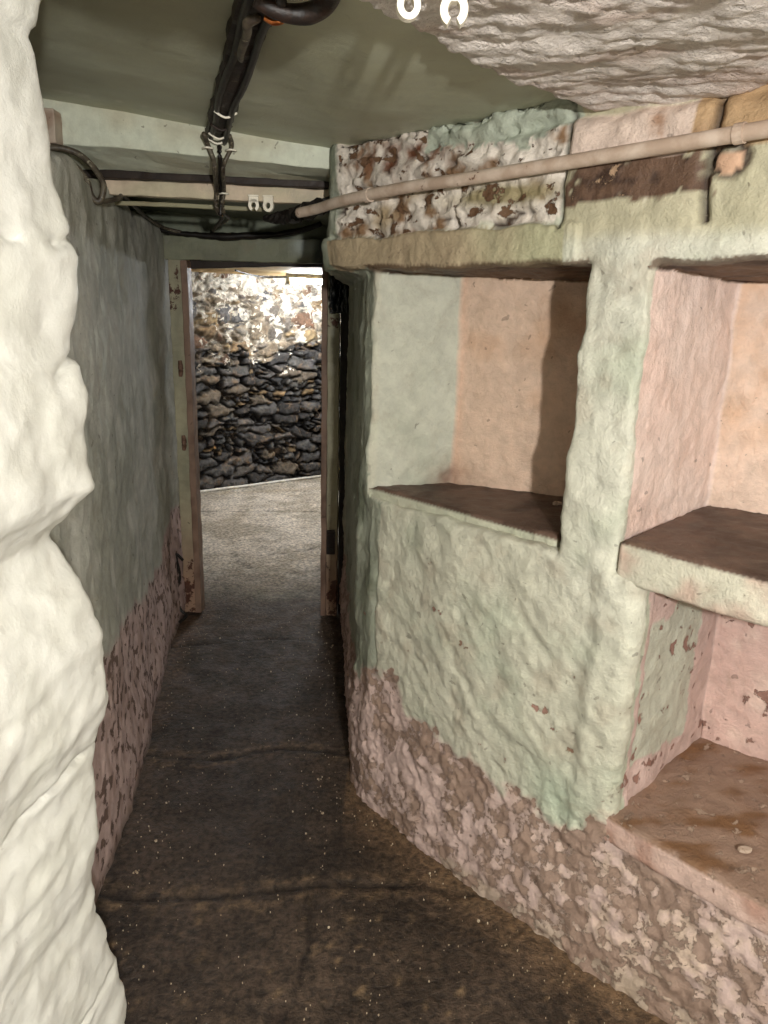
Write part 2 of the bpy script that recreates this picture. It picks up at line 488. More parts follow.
# ------------------------------------------------------------------ shelves in the niches
def shelf(poly, z0, z1, front, kindi, label, off=0.0, res=.008):
    poly = np.array(poly); lo = (*(poly.min(0) - .05), z0 - .05); hi = (*(poly.max(0) + .05), z1 + .08)
    def f(X, Y, Z):
        d = poly_sd(X[:, :, 0], Y[:, :, 0], poly)[:, :, None]
        O = ((X - A[0]) * NN[0] + (Y - A[1]) * NN[1])
        top = z1 + (.05 * np.clip(O - .02, 0, 1) if kindi == 3 else 0)
        return smax(d, np.maximum(z0 - Z, Z - top), .012)
    def disp(P, N):
        return .005 * fbm(P, 9, 3, 5) + .003 * fbm(P, 34, 3, 6) + (N[:, 2] > .6) * .0015 * fbm(P, 90, 2, 8)
    def colour(P, N):
        n = len(P); s = (P[:, :2] - A) @ D; o = (P[:, :2] - A) @ NN
        nm = fbm(P, 10, 4, 12); nf = fbm(P, 36, 4, 13); nb = fbm(P, 4, 3, 14)
        topm = sstep(z1 - .013, z1 - .007, P[:, 2] + .004 * nf + .5 * np.clip(o - .02, 0, .03))
        tc = mixc(np.tile(hex3(104, 82, 70), (n, 1)), hex3(74, 56, 46), sstep(-.2, .3, nm))
        tb = np.tile(hex3(142, 112, 92), (n, 1))
        pe = .12 + .4 * nf
        if kindi == 3:
            tc = mixc(np.tile(hex3(146, 120, 104), (n, 1)), hex3(120, 86, 58), sstep(-.1, .35, fbm(P * np.array([1, 2.2, 1]), 7, 4, 15)))
            tb = np.tile(hex3(176, 152, 134), (n, 1)); pe = .30 + .6 * nf
        fc = np.tile(front[0], (n, 1)); fc = mixc(fc, front[1], sstep(-.1, .4, nm))
        c = fc * (1 - topm[:, None]) + tc * topm[:, None]
        base = np.where((topm > .5)[:, None], tb, hex3(150, 116, 98))
        peel = np.where(topm > .5, pe, .2 + .4 * nf)
        return c, base, peel
    return sdf_obj('stone_shelf', f, lo, hi, res, disp, colour, M_plaster, label=label, category='shelf', group='')

def fr(s, o): return tuple(A + D * s + NN * o)
shelf([fr(-.118, .014), (-.05, 2.018), (.192, 2.09), (.33, 2.035), (.60, 1.915), fr(.50, .014)], .965, 1.012,
      (hex3(190, 190, 170), hex3(176, 178, 158)), 1, 'dusty brown shelf in the arched-front niche left of the pillar')
shelf([fr(.664, -.016), (.792, 1.768), (.902, 1.690), (1.28, 1.40), (1.28, .87), fr(.95, -.018)], .958, 1.052,
      (hex3(200, 196, 178), hex3(196, 172, 156)), 2, 'thick stone shelf between the two right niches, whitish painted front edge')
shelf([fr(.700, -.022), fr(.70, .02), (.832, 1.712), (.965, 1.615), (1.28, 1.37), (1.28, .68), fr(1.06, -.03)], .352, .424,
      (hex3(204, 176, 164), hex3(178, 140, 124)), 3, 'rust-stained stone slab at the bottom of the lowest niche, pink front edge')

# ------------------------------------------------------------------ left hand wall of the passage
def left_wall():
    res = .011
    lo = (-1.36, 1.05, -.06); hi = (-.60, 3.62, 1.86)
    lf = [(-.715, .9), (-.722, 1.4), (-.742, 1.75), (-.775, 1.97), (-.83, 2.29), (-.905, 2.72), (-.972, 3.1), (-.995, 3.3), (-1.0, 3.64), (-1.8, 3.64), (-1.8, .9)]
    xs, ys, zs = grid_axes(lo, hi, res)
    X, Y = np.meshgrid(xs, ys, indexing='ij')
    d = poly_sd(X, Y, lf)
    f = np.empty((len(xs), len(ys), len(zs)), np.float32)
    for k, z in enumerate(zs):
        w = d - .025 * math.exp(-((z - .1) / .2) ** 2) + .02 * max(0, z - 1.2) * 0
        f[:, :, k] = smax(w, z - (1.815 + .012 * np.sin(Y * 17)), .03)
    V, Q = surface_nets(f, lo, res); N = normals(V, Q); P0 = V.copy(); z = P0[:, 2]; y = P0[:, 1]
    bg = fbm(P0, 3.2, 3, 4); md = fbm(P0 * np.array([1, 1, .6]), 11, 4, 5); fi = fbm(P0, 40, 3, 6)
    h = .022 * bg + .010 * md + .003 * fi
    V = P0 + N * h[:, None]
    nm = fbm(P0, 8, 4, 8); nf = fbm(P0, 28, 4, 9); nb = fbm(P0, 3, 3, 10)
    n = len(V)
    c = mixc(np.tile(hex3(184, 182, 172), (n, 1)), hex3(162, 161, 149), sstep(-.3, .3, nm + nb))
    sc = fbm(P0 * np.array([1, 1.2, .5]), 18, 5, 18)
    c = mixc(c, hex3(204, 206, 196), .9 * sstep(.02, .3, sc) * gauss(y, z, 2.2, 1.35, .7, .35))
    base = np.tile(hex3(150, 148, 132), (n, 1)); peel = .14 + .3 * nf + .1 * nm
    zb = .56 - .13 * sstep(1.7, 2.9, y) + .05 * nm + .10 * sstep(2.95, 3.3, y)
    ft = 1 - sstep(-.02, .02, z - zb)
    fc = mixc(np.tile(hex3(194, 170, 164), (n, 1)), hex3(162, 138, 130), sstep(-.2, .4, fbm(P0 * np.array([1, 1, .4]), 24, 4, 44)))
    c = mixc(c, fc, ft); base = np.where((ft > .5)[:, None], hex3(112, 92, 84), base); peel = np.where(ft > .5, .36 + .9 * nf, peel)
    c = mixc(c, hex3(84, 72, 60), .6 * (1 - sstep(0, .05, z)))
    me = mesh_from('wall_left', V, Q, True, {'paint': c, 'base': base, 'peel': np.clip(peel, 0, 1)})
    link('wall_left', me, M_matt, kind='structure', label='grey green passage wall with a worn pink foot', category='wall')
left_wall()

# near end of the thick whitewashed wall on the left
def near_wall():
    res = .008
    lo = (-.85, .42, -.05); hi = (-.36, 1.20, 2.02)
    zt = np.array([-.1, .10, .265, .40, .492, .60, .739, .80, .854, .95, 1.033, 1.10, 1.149, 1.19, 1.231, 1.353, 1.43, 1.495, 1.56, 1.628, 1.68, 1.753, 1.82, 1.90, 2.0])
    xt = np.array([-.455, -.456, -.462, -.470, -.478, -.462, -.483, -.468, -.452, -.450, -.461, -.492, -.503, -.470, -.443, -.449, -.468, -.451, -.447, -.461, -.470, -.469, -.480, -.463, -.46])
    def f(X, Y, Z):
        ex = np.interp(Z, zt, xt) + np.interp(Z, [.1, .5, 1.0, 1.10, 1.16, 1.22, 1.28, 1.4, 1.5, 1.65, 1.8, 1.9], [-.012, -.004, .004, .008, .006, .022, .020, .018, .002, .000, .018, .036])
        ax = ex + (1.10 - Y) * (-.16) * 1.0      # reveal slants back to the left towards the viewer
        d1 = (X - ax) * .985
        d2 = Y - 1.115 - .02 * np.sin(Z * 9)
        return smax(d1, d2, .05)
    xs, ys, zs = grid_axes(lo, hi, res)
    X, Y, Z = np.meshgrid(xs, ys, zs, indexing='ij')
    V, Q = surface_nets(f(X, Y, Z).astype(np.float32), lo, res)
    N = normals(V, Q); P0 = V.copy(); z = P0[:, 2]; y = P0[:, 1]
    bg = fbm(P0, 6, 2, 14); md = fbm(P0 * np.array([1, 1, 1.6]), 12, 3, 15)
    # courses of stones under thick whitewash: creases between them
    u = z + .05 * fbm(P0, 3.5, 2, 16) + .12 * (y - 1.1) * 0
    lines = [.16, .33, .50, .63, .80, .93, 1.14, 1.29, 1.43, 1.60, 1.70, 1.81]
    cz = 0
    for i, L in enumerate(lines):
        g = np.exp(-((u - L) / .012) ** 2)
        m = sstep(-.25, .15, fbm(P0 + i, 4, 2, 30 + i))
        cz = cz + g * m
    thin = 0
    for i, L in enumerate([.30, .58, .78, 1.02, 1.165, 1.41, 1.58, 1.74]):
        thin = thin + np.exp(-((z + .04 * fbm(P0, 4.5, 3, 116 + i) + (1.08 - y) * (-.10 if z is None else .12) - L) / .0055) ** 2) * sstep(-.1, .15, fbm(P0 + 3 * i, 5, 2, 130 + i))
    vj = np.exp(-((fbm(P0 * np.array([1, 1, .3]), 3, 2, 60)) / .03) ** 2)
    h = .011 * bg + .009 * md - .007 * cz * sstep(-.2, .3, fbm(P0, 3, 2, 64)) + .003 * fbm(P0, 22, 3, 65) - .013 * thin + .0008 * fbm(P0, 40, 2, 6)
    V = P0 + N * h[:, None]
    n = len(V); nm = fbm(P0, 8, 4, 8); nf = fbm(P0, 26, 4, 9)
    c = mixc(np.tile(hex3(214, 213, 206), (n, 1)), hex3(206, 205, 196), sstep(-.2, .4, nm))
    base = np.tile(hex3(206, 160, 146), (n, 1))
    peel = .02 + .30 * nf + .18 * nm * (z < .9)
    me = mesh_from('wall_near_left', V, Q, True, {'paint': c, 'base': base, 'peel': np.clip(peel, 0, 1)})
    link('wall_near_left', me, M_smooth, kind='structure', label='lumpy cream whitewashed end of the thick near wall', category='wall')
near_wall()

# ------------------------------------------------------------------ generic sheet
def sheet(name, U, Vv, posfn, mat, attrs=None, flip=False, **props):
    """grid over parameters; posfn(u,v)->points, attrs(P)->paint,base,peel"""
    nu, nv = len(U), len(Vv)
    uu, vv = np.meshgrid(U, Vv, indexing='ij')
    P = posfn(uu.ravel(), vv.ravel())
    i = np.arange(nu * nv).reshape(nu, nv)
    Q = np.stack([i[:-1, :-1], i[1:, :-1], i[1:, 1:], i[:-1, 1:]], -1).reshape(-1, 4)
    if flip: Q = Q[:, ::-1]
    a = None
    if attrs is not None:
        c, b, p = attrs(P, uu.ravel(), vv.ravel())
        a = {'paint': c, 'base': b, 'peel': np.clip(p, 0, 1)}
    me = mesh_from(name, P, Q, True, a)
    return link(name, me, mat, **props)

def seg_dist(X, Y, pts):
    d = np.full(X.shape, 1e9)
    for a, b in zip(pts[:-1], pts[1:]):
        a = np.array(a, float); b = np.array(b, float); e = b - a
        t = np.clip(((X - a[0]) * e[0] + (Y - a[1]) * e[1]) / (e @ e), 0, 1)
        d = np.minimum(d, np.hypot(X - a[0] - e[0] * t, Y - a[1] - e[1] * t))
    return d

# ------------------------------------------------------------------ floor
def floor_mat():
    m, t, b = nt('damp_stone_floor')
    v = objvec(t)
    n1 = noise(t, v, 9, 6, .65, .3); n2 = noise(t, v, 55, 5, .65, .2); n3 = noise(t, v, 210, 3, .6)
    c = mix(t, 1., attr(t, 'paint'), mix(t, ramp(t, n2, .3, .72), (.45, .45, .45), (1.7, 1.62, 1.52)), 'MULTIPLY')
    sp = noise(t, v, 120, 3, .6, .3)
    c = mix(t, ramp(t, sp, .70, .74, 0, .75), c, attr(t, 'base'))
    t.links.new(c, b.inputs['Base Color'])
    t.links.new(ramp(t, n1, .35, .65, .48, .75), b.inputs['Roughness'])
    b.inputs['Specular IOR Level'].default_value = .32
    bump(t, b, [(n1, .010), (n2, .008), (n3, .003)])
    return m
M_floor = floor_mat()
cracks = [
    [(-.85, 1.60), (-.60, 1.575), (-.35, 1.60), (-.15, 1.64), (.03, 1.655), (.30, 1.62)],
    [(-.85, 2.22), (-.6, 2.19), (-.35, 2.27), (-.1, 2.25)],
    [(-.98, 3.02), (-.7, 3.10), (-.5, 3.15), (-.2, 3.12)],
    [(-.93, 4.35), (-.86, 4.16), (-.72, 4.02), (-.5, 4.03), (-.3, 4.12), (.4, 4.2)],
    [(-.75, 4.3), (-.5, 4.45), (-.25, 4.62), (.5, 4.7)],
    [(-.18, 1.60), (-.15, 1.45), (-.17, 1.34)],
    [(-1.9, 5.2), (-.6, 5.35), (.4, 5.3)],
]
def floor_pos(u, v):
    P = np.stack([u, v, np.zeros_like(u)], 1)
    h = .010 * fbm(P, 2.5, 3, 3) + .004 * fbm(P, 12, 3, 4) + .0018 * fbm(P, 45, 3, 5)
    wx = u + .02 * fbm(P, 6, 3, 7); wy = v + .02 * fbm(P, 6, 3, 8)
    for k, cr in enumerate(cracks):
        d = seg_dist(wx, wy, cr)
        h = h - (.009 if k < 3 else .007) * sstep(-.4, .2, fbm(P, 7, 3, 17)) * np.exp(-(d / .009) ** 2)
    h = h - .012 * np.exp(-(np.hypot(u + .195, v - 1.255) / .04) ** 2)
    h = h + .010 * (wy < 1.60) * 0
    P[:, 2] = h - .004
    return P
def floor_col(P, u, v):
    n = len(P); P = np.stack([u, v, 0 * u], 1)
    nb = fbm(P, 2.2, 4, 21); nm = fbm(P, 8, 4, 22); nf = fbm(P, 26, 4, 23)
    c = mixc(np.tile(hex3(76, 64, 55), (n, 1)), hex3(48, 40, 34), sstep(-.3, .3, nb + .5 * nm))
    c = mixc(c, hex3(58, 50, 46), gauss(u, v, -.45, 2.3, .28, 1.0) * .7)          # greyer tone down the middle of the passage
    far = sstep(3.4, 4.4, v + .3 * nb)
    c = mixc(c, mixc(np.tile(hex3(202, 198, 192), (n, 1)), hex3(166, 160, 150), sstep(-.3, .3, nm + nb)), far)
    dw = seg_dist(u, v, [p for p in face[:13]])
    c = mixc(c, hex3(116, 94, 72), .75 * np.exp(-((dw) / .10) ** 2) * (u > -.1) * sstep(-.4, .3, nf + .3))
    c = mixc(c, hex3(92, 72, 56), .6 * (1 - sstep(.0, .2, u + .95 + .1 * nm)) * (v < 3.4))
    c = mixc(c, hex3(128, 108, 84), .6 * sstep(.2, .5, nf) * (v < 1.62))
    wx = u + .02 * fbm(P, 6, 3, 7); wy = v + .02 * fbm(P, 6, 3, 8)
    for k, cr in enumerate(cracks):
        d = seg_dist(wx, wy, cr); c = mixc(c, hex3(26, 20, 17), .8 * np.exp(-(d / .008) ** 2))
        if k < 2: c = mixc(c, hex3(122, 102, 80), .5 * np.exp(-((d - .03) / .015) ** 2) * sstep(0, .4, nf + .2))
    c = mixc(c, hex3(34, 24, 19), np.exp(-(np.hypot(u + .195, v - 1.255) / .035) ** 4) * .8)
    dl = seg_dist(u, v, [(-1.5, 5.75), (-.65, 6.05), (.1, 6.2)])
    c = mixc(c, hex3(188, 178, 160), .5 * np.exp(-(dl / .03) ** 2))
    base = np.tile(hex3(176, 156, 128), (n, 1))
    base = mixc(base, hex3(90, 80, 70), far)
    return c, base, np.zeros(n)
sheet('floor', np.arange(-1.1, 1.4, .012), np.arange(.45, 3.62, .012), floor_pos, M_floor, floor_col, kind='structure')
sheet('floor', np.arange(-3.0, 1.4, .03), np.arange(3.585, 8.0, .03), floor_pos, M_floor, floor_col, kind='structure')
sheet('floor', np.arange(-2.0, 3.1, .08), np.arange(-1.9, .46, .08), floor_pos, M_floor, floor_col, kind='structure')

# ------------------------------------------------------------------ ceiling of the near space and passage
def zc(x, y=2.2): return 1.9 + .135 * np.maximum(0, -.16 - x) + .062 * np.clip((-.06 - x) / .2, 0, 1) * np.clip(2.2 - y, 0, 1.3)
def ceil_pos(u, v):
    P = np.stack([u, v, np.zeros_like(u)], 1)
    P[:, 2] = zc(u, v) + .006 * fbm(P, 3, 3, 6) + .0012 * fbm(P * np.array([.4, 1, 1]), 30, 3, 7)
    return P
def ceil_col(P, u, v):
    n = len(P); nb = fbm(P, 2.5, 3, 2); nm = fbm(P * np.array([.4, 1, 1]), 9, 4, 4); nf = fbm(P, 30, 3, 5)
    c = mixc(np.tile(hex3(176, 176, 152), (n, 1)), hex3(186, 188, 166), sstep(-.3, .3, nm))
    d = seg_dist(u, v, [(-1.0, 2.08), (-.80, 2.10), (-.66, 2.09), (-.56, 2.13), (-.50, 2.17)])
    c = mixc(c, hex3(206, 204, 186), .9 * np.exp(-(d / .009) ** 2) * sstep(-.1, .1, nf + .05))
    # sooty bloom beside the crevice above the right wall
    c = mixc(c, hex3(92, 84, 68), .6 * sstep(.05, -.02, 0) if False else 0 * u)
    return c, np.tile(hex3(70, 56, 44), (n, 1)), .05 + .25 * nf
sheet('ceiling', np.arange(-2.0, 1.5, .016), np.arange(.3, 2.30, .016), ceil_pos, M_ceil, ceil_col, flip=True, kind='structure')
def ceil2_pos(u, v):
    P = np.stack([u, v, np.zeros_like(u)], 1)
    P[:, 2] = 1.842 + .06 * np.maximum(0, -.16 - u) - .02 * (v - 2.4) + .006 * fbm(P, 3, 3, 16)
    return P
def ceil2_col(P, u, v):
    n = len(P); nm = fbm(P, 5, 3, 4)
    c = mixc(np.tile(hex3(124, 130, 112), (n, 1)), hex3(142, 148, 130), sstep(-.3, .3, nm))
    return c, np.tile(hex3(50, 40, 34), (n, 1)), .2 + .5 * fbm(P, 14, 4, 5)
sheet('ceiling', np.arange(-1.5, .2, .02), np.arange(2.28, 3.60, .02), ceil2_pos, M_ceil, ceil2_col, flip=True, kind='structure')

# rough whitewashed stone mass hanging under the ceiling, near
slabE = [(-.60, .30), (-.30, .74), (-.21, .95), (-.100, 1.06), (.002, 1.17), (.093, 1.305), (.215, 1.44), (.41, 1.60), (.62, 1.36), (1.40, .60), (1.5, .30)]
def rock():
    def f(X, Y, Z):
        d = poly_sd(X[:, :, 0], Y[:, :, 0], slabE)[:, :, None]
        return smax(d, 1.872 - Z, .02)
    def disp(P, N):
        lay = fbm(np.stack([P[:, 0] * 5, P[:, 1] * 13 + P[:, 0] * 3, P[:, 2] * 12], 1), 1, 4, 40)
        rg = fbm(np.stack([P[:, 0] * 9, P[:, 1] * 24 + P[:, 0] * 6, P[:, 2] * 20], 1), 1, 4, 43, ridged=True)
        return .015 * lay + .006 * (rg - .3) + .006 * fbm(P, 50, 3, 44) + .010 * fbm(P, 6, 2, 45) + .002
    def colour(P, N):
        n = len(P); nm = fbm(P * np.array([.5, 1.4, 1]), 12, 4, 4); nf = fbm(P, 40, 3, 5)
        c = mixc(np.tile(hex3(234, 224, 216), (n, 1)), hex3(216, 198, 188), sstep(-.1, .4, nm))
        return c, np.tile(hex3(128, 100, 84), (n, 1)), .14 + .34 * nf + .15 * nm
    sdf_obj('ceiling_rock', f, (-.62, .32, 1.78), (1.30, 1.70, 2.01), .0085, disp, colour, M_rock,
            kind='structure', label='rough whitewashed rock slab hanging below the ceiling', category='ceiling')
rock()

# ------------------------------------------------------------------ rubble wall of the back room
fa = np.array([-1.522, 5.852]); fb = np.array([-.573, 6.564]); fd = (fb - fa) / np.linalg.norm(fb - fa); fn = np.array([fd[1], -fd[0]])
def voro(u, v, su, sv, seed, jit=.9):
    x = u / su; y = v / sv; I = np.floor(x).astype(int); J = np.floor(y).astype(int)
    F1 = np.full(u.shape, 9.); F2 = np.full(u.shape, 9.); ID = np.zeros(u.shape, np.int64); cx = np.zeros(u.shape); cy = np.zeros(u.shape)
    for di in (-1, 0, 1):
        for dj in (-1, 0, 1):
            i = I + di; j = J + dj
            h = _hash(i, j, i * 0 + 5, seed)
            px = i + .5 + jit * ((h % 1000) / 1000. - .5); py = j + .5 + jit * (((h // 1000) % 1000) / 1000. - .5)
            d = np.maximum(np.abs(x - px), np.abs(y - py)) * .55 + np.hypot(x - px, y - py) * .45
            cl = d < F1
            F2 = np.where(cl, F1, np.minimum(F2, d)); ID = np.where(cl, h, ID)
            cx = np.where(cl, px, cx); cy = np.where(cl, py, cy); F1 = np.where(cl, d, F1)
    return F1, F2, ID, (x - cx), (y - cy)
def rub(u, v):
    P = np.stack([u, v, 0 * u], 1)
    wu = u + .10 * fbm(P, 4, 3, 71) + .030 * fbm(P, 20, 3, 72); wv = v + .055 * fbm(P, 4, 3, 73) + .026 * fbm(P, 20, 3, 74)
    a = voro(wu, wv, .23, .085, 3); b = voro(wu, wv, .155, .12, 8)
    k = (v + .30 * fbm(P, 3, 3, 75)) > 1.06
    F1, F2, ID, dx, dy = [np.where(k, q, p) for p, q in zip(a, b)]
    # some stones are split again into thinner pieces
    g1, g2, gid, gx, gy = voro(wu + .3, wv * 1.0 + .03 * fbm(P, 5, 2, 91), .11, .052, 21)
    sp = (ID % 5) < 2
    F2 = np.where(sp, np.minimum(F2 - F1, (g2 - g1) * .55) + F1, F2)
    ID = np.where(sp, ID ^ gid, ID)
    return P, k, F1, F2, ID, dx, dy
def rub_pos(u, v):
    P, k, F1, F2, ID, dx, dy = rub(u, v)
    e = F2 - F1
    r1 = ((ID // 7) % 97) / 97. - .5; r2 = ((ID // 11) % 89) / 89. - .5; r3 = ((ID // 13) % 83) / 83.
    hs = .030 * r3 + .05 * r1 * dx + .035 * r2 * dy + .020 * sstep(.0, .5, e)
    hs = hs + .012 * fbm(P, 16, 4, 76) + .006 * fbm(P, 60, 2, 77)
    jd = (1 - sstep(.02, .16, e)) * sstep(-.35, .1, fbm(P, 9, 3, 78))
    depth = np.where(k, .030, .065)
    h = hs * (1 - jd) - depth * jd
    mor = np.where(k, sstep(-.1, .35, fbm(P, 7, 4, 79) + .35 * (v - 1.15)), 0)
    h = h * (1 - .35 * mor) + mor * .010 + .012 * fbm(P, 34, 3, 88)
    h = h - .02 * (v - .8) * 0
    p2 = fa + u[:, None] * fd + h[:, None] * fn
    return np.concatenate([p2, v[:, None]], 1)
def rub_col(Pw, u, v):
    P, k, F1, F2, ID, dx, dy = rub(u, v)
    n = len(u); e = F2 - F1
    pal = np.array([hex3(*q) for q in [(84, 84, 86), (66, 66, 68), (100, 98, 96), (112, 102, 90), (74, 72, 72), (90, 88, 86), (134, 112, 82), (92, 90, 90), (104, 100, 98), (60, 58, 58)]])
    palt = np.array([hex3(*q) for q in [(150, 126, 96), (120, 112, 104), (96, 94, 96), (168, 146, 112), (126, 98, 80), (152, 144, 132), (110, 108, 108), (140, 126, 108)]])
    c = np.where(k[:, None], palt[ID % 8], pal[ID % 10])
    nm = fbm(P, 14, 4, 81); nf = fbm(P, 40, 3, 82)
    c = c * (1 + .5 * nm[:, None])
    jd = 1 - sstep(.03, .15, e)
    c = mixc(c, np.where(k[:, None], hex3(190, 176, 156), hex3(24, 20, 18)), jd)  # pale mortar joints above; lower joints coloured black as the shadow between stones
    # lime wash that survives towards the top
    lime = sstep(-.02, .42, 1.3 * fbm(P, 9, 5, 79) + .85 * (v - 1.22) + .4 * nf)
    base = np.tile(hex3(236, 228, 214), (n, 1))
    return np.clip(c, 0, 1), base, np.clip(lime * .62 + .18 * jd * k + .45 * nf + .10, 0, 1)
sheet('wall_back', np.arange(-.75, 2.2, .0095), np.arange(-.04, 1.75, .0095), rub_pos, M_rubble, rub_col, flip=False,
      kind='structure', label='rubble stone wall beyond the doorway, limewashed at the top and dark slate below', category='wall')

# ------------------------------------------------------------------ small builders
def bm_new(): return bmesh.new()
def bm_box(bm, lo, hi, bev=.0):
    r = bmesh.ops.create_cube(bm, size=1)
    vs = r['verts']
    for v in vs:
        v.co = Vector([lo[i] + (v.co[i] + .5) * (hi[i] - lo[i]) for i in range(3)])
    if bev > 0:
        es = list({e for v in vs for e in v.link_edges})
        bmesh.ops.bevel(bm, geom=es, offset=bev, segments=2, affect='EDGES', profile=.6)
    return bm
def finish(name, bm, mat, parent=None, smooth=False, **props):
    bmesh.ops.recalc_face_normals(bm, faces=bm.faces[:])
    me = bpy.data.meshes.new(name); bm.to_mesh(me); bm.free()
    if smooth:
        for p in me.polygons: p.use_smooth = True
    return link(name, me, mat, parent, **props)
def empty(name, loc=(0, 0, 0), **props):
    o = bpy.data.objects.new(name, None); COL.objects.link(o); o.location = loc
    for k, v in props.items():
        if v: o[k] = v
    return o
def tube_bm(pts, rad, bm=None, seg=10, sub=6, jitter=0, flat=None):
    """smooth tube through points (Catmull-Rom); rad a number or list"""
    bm = bm or bmesh.new()
    pts = [Vector(p) for p in pts]; n = len(pts)
    rads = rad if isinstance(rad, (list, tuple)) else [rad] * n
    C = []; R = []
    for i in range(n - 1):
        p0 = pts[max(0, i - 1)]; p1 = pts[i]; p2 = pts[i + 1]; p3 = pts[min(n - 1, i + 2)]
        for k in range(sub):
            t = k / sub
            C.append(.5 * ((2 * p1) + (-p0 + p2) * t + (2 * p0 - 5 * p1 + 4 * p2 - p3) * t * t + (-p0 + 3 * p1 - 3 * p2 + p3) * t ** 3))
            R.append(rads[i] * (1 - t) + rads[i + 1] * t)
    C.append(pts[-1]); R.append(rads[-1])
    rings = []; up = Vector((0, 0, 1))
    for i, c in enumerate(C):
        t = (C[min(i + 1, len(C) - 1)] - C[max(i - 1, 0)]).normalized()
        a = t.cross(up)
        if a.length < 1e-3: a = t.cross(Vector((1, 0, 0)))
        a.normalize(); b = a.cross(t).normalized()
        ring = []
        for k in range(seg):
            an = 2 * math.pi * k / seg
            r = R[i] * (1 + jitter * random.uniform(-1, 1))
            ring.append(bm.verts.new(c + (a * math.cos(an) + b * math.sin(an)) * r))
        rings.append(ring)
    for r0, r1 in zip(rings[:-1], rings[1:]):
        for k in range(seg):
            bm.faces.new((r0[k], r0[(k + 1) % seg], r1[(k + 1) % seg], r1[k]))
    bm.faces.new(rings[0][::-1]); bm.faces.new(rings[-1])
    return bm
def plank(name, lo, hi, mat, parent=None, seed=0, amp=.002, res=.02, shear=None, colfn=None, **props):
    """weathered timber: subdivided box with worn edges and a little sag; always one mesh"""
    n = [max(1, int(round((hi[i] - lo[i]) / res))) for i in range(3)]
    V = []; idx = {}; Q = []
    def vid(i, j, k):
        key = (i, j, k)
        if key not in idx:
            idx[key] = len(V); V.append([lo[0] + (hi[0] - lo[0]) * i / n[0], lo[1] + (hi[1] - lo[1]) * j / n[1], lo[2] + (hi[2] - lo[2]) * k / n[2]])
        return idx[key]
    for i in range(n[0]):
        for j in range(n[1]):
            Q.append([vid(i, j, 0), vid(i, j + 1, 0), vid(i + 1, j + 1, 0), vid(i + 1, j, 0)])
            Q.append([vid(i, j, n[2]), vid(i + 1, j, n[2]), vid(i + 1, j + 1, n[2]), vid(i, j + 1, n[2])])
    for i in range(n[0]):
        for k in range(n[2]):
            Q.append([vid(i, 0, k), vid(i + 1, 0, k), vid(i + 1, 0, k + 1), vid(i, 0, k + 1)])
            Q.append([vid(i, n[1], k), vid(i, n[1], k + 1), vid(i + 1, n[1], k + 1), vid(i + 1, n[1], k)])
    for j in range(n[1]):
        for k in range(n[2]):
            Q.append([vid(0, j, k), vid(0, j, k + 1), vid(0, j + 1, k + 1), vid(0, j + 1, k)])
            Q.append([vid(n[0], j, k), vid(n[0], j + 1, k), vid(n[0], j + 1, k + 1), vid(n[0], j, k + 1)])
    V = np.array(V); P0 = V.copy()
    if shear is not None: V = shear(V)
    V = V + amp * np.stack([fbm(P0, 14, 3, seed + q) for q in range(3)], 1) * 1.5
    at = None
    if colfn is not None:
        c, b, p = colfn(P0); at = {'paint': c, 'base': b, 'peel': np.clip(p, 0, 1)}
    me = mesh_from(name, V, np.array(Q), False, at)
    o = link(name, me, mat, parent, **props)
    bv = o.modifiers.new('bevel', 'BEVEL'); bv.width = .003; bv.segments = 2; bv.limit_method = 'ANGLE'
    return o

M_trim = plaster_mat('peeling_painted_timber', rough=(.45, .7), b1=.0018, b2=.0006, hf=70, amp=.9, speck=.5, grain=.1)
M_darkwood = simple_mat('grimy_dark_wood', (30, 22, 18), (48, 36, 28), 12, .55, .0012, (96, 84, 68), (.66, .70))
M_cable = simple_mat('old_painted_cable', (92, 84, 70), (52, 42, 34), 40, .5, .0004, (150, 144, 124), (.6, .66))
M_black = simple_mat('black_cable', (20, 16, 14), (32, 26, 22), 30, .45, .0004)
M_pipe = simple_mat('painted_pipe', (204, 186, 170), (176, 154, 136), 16, .5, .0006, (110, 82, 66), (.64, .68))
M_white = simple_mat('white_plastic', (236, 230, 214), (226, 218, 200), 30, .4, .0002)
M_copper = simple_mat('bright_copper', (226, 142, 84), (200, 112, 66), 30, .3, .0002, metallic=1)
M_ochre = simple_mat('cream_ceiling_boards', (226, 196, 140), (206, 170, 112), 6, .6, .0008, sv=(1, .2, 1))
M_plastic = simple_mat('black_polythene', (14, 15, 17), (24, 26, 28), 20, .16, .003, spec=.8)
M_outer = simple_mat('limewashed_masonry', (178, 176, 164), (158, 154, 142), 5, .8, .006, (150, 128, 112), (.6, .66))
M_steel = simple_mat('grey_enamel', (176, 176, 170), (140, 138, 130), 20, .4, .0003)
M_iron = simple_mat('rusty_iron', (26, 20, 18), (46, 30, 22), 40, .5, .001)
M_rust = simple_mat('rust_brown', (128, 98, 82), (92, 66, 52), 60, .7, .001)
M_foam = simple_mat('white_strip', (236, 234, 228), (216, 212, 204), 30, .5, .0006)

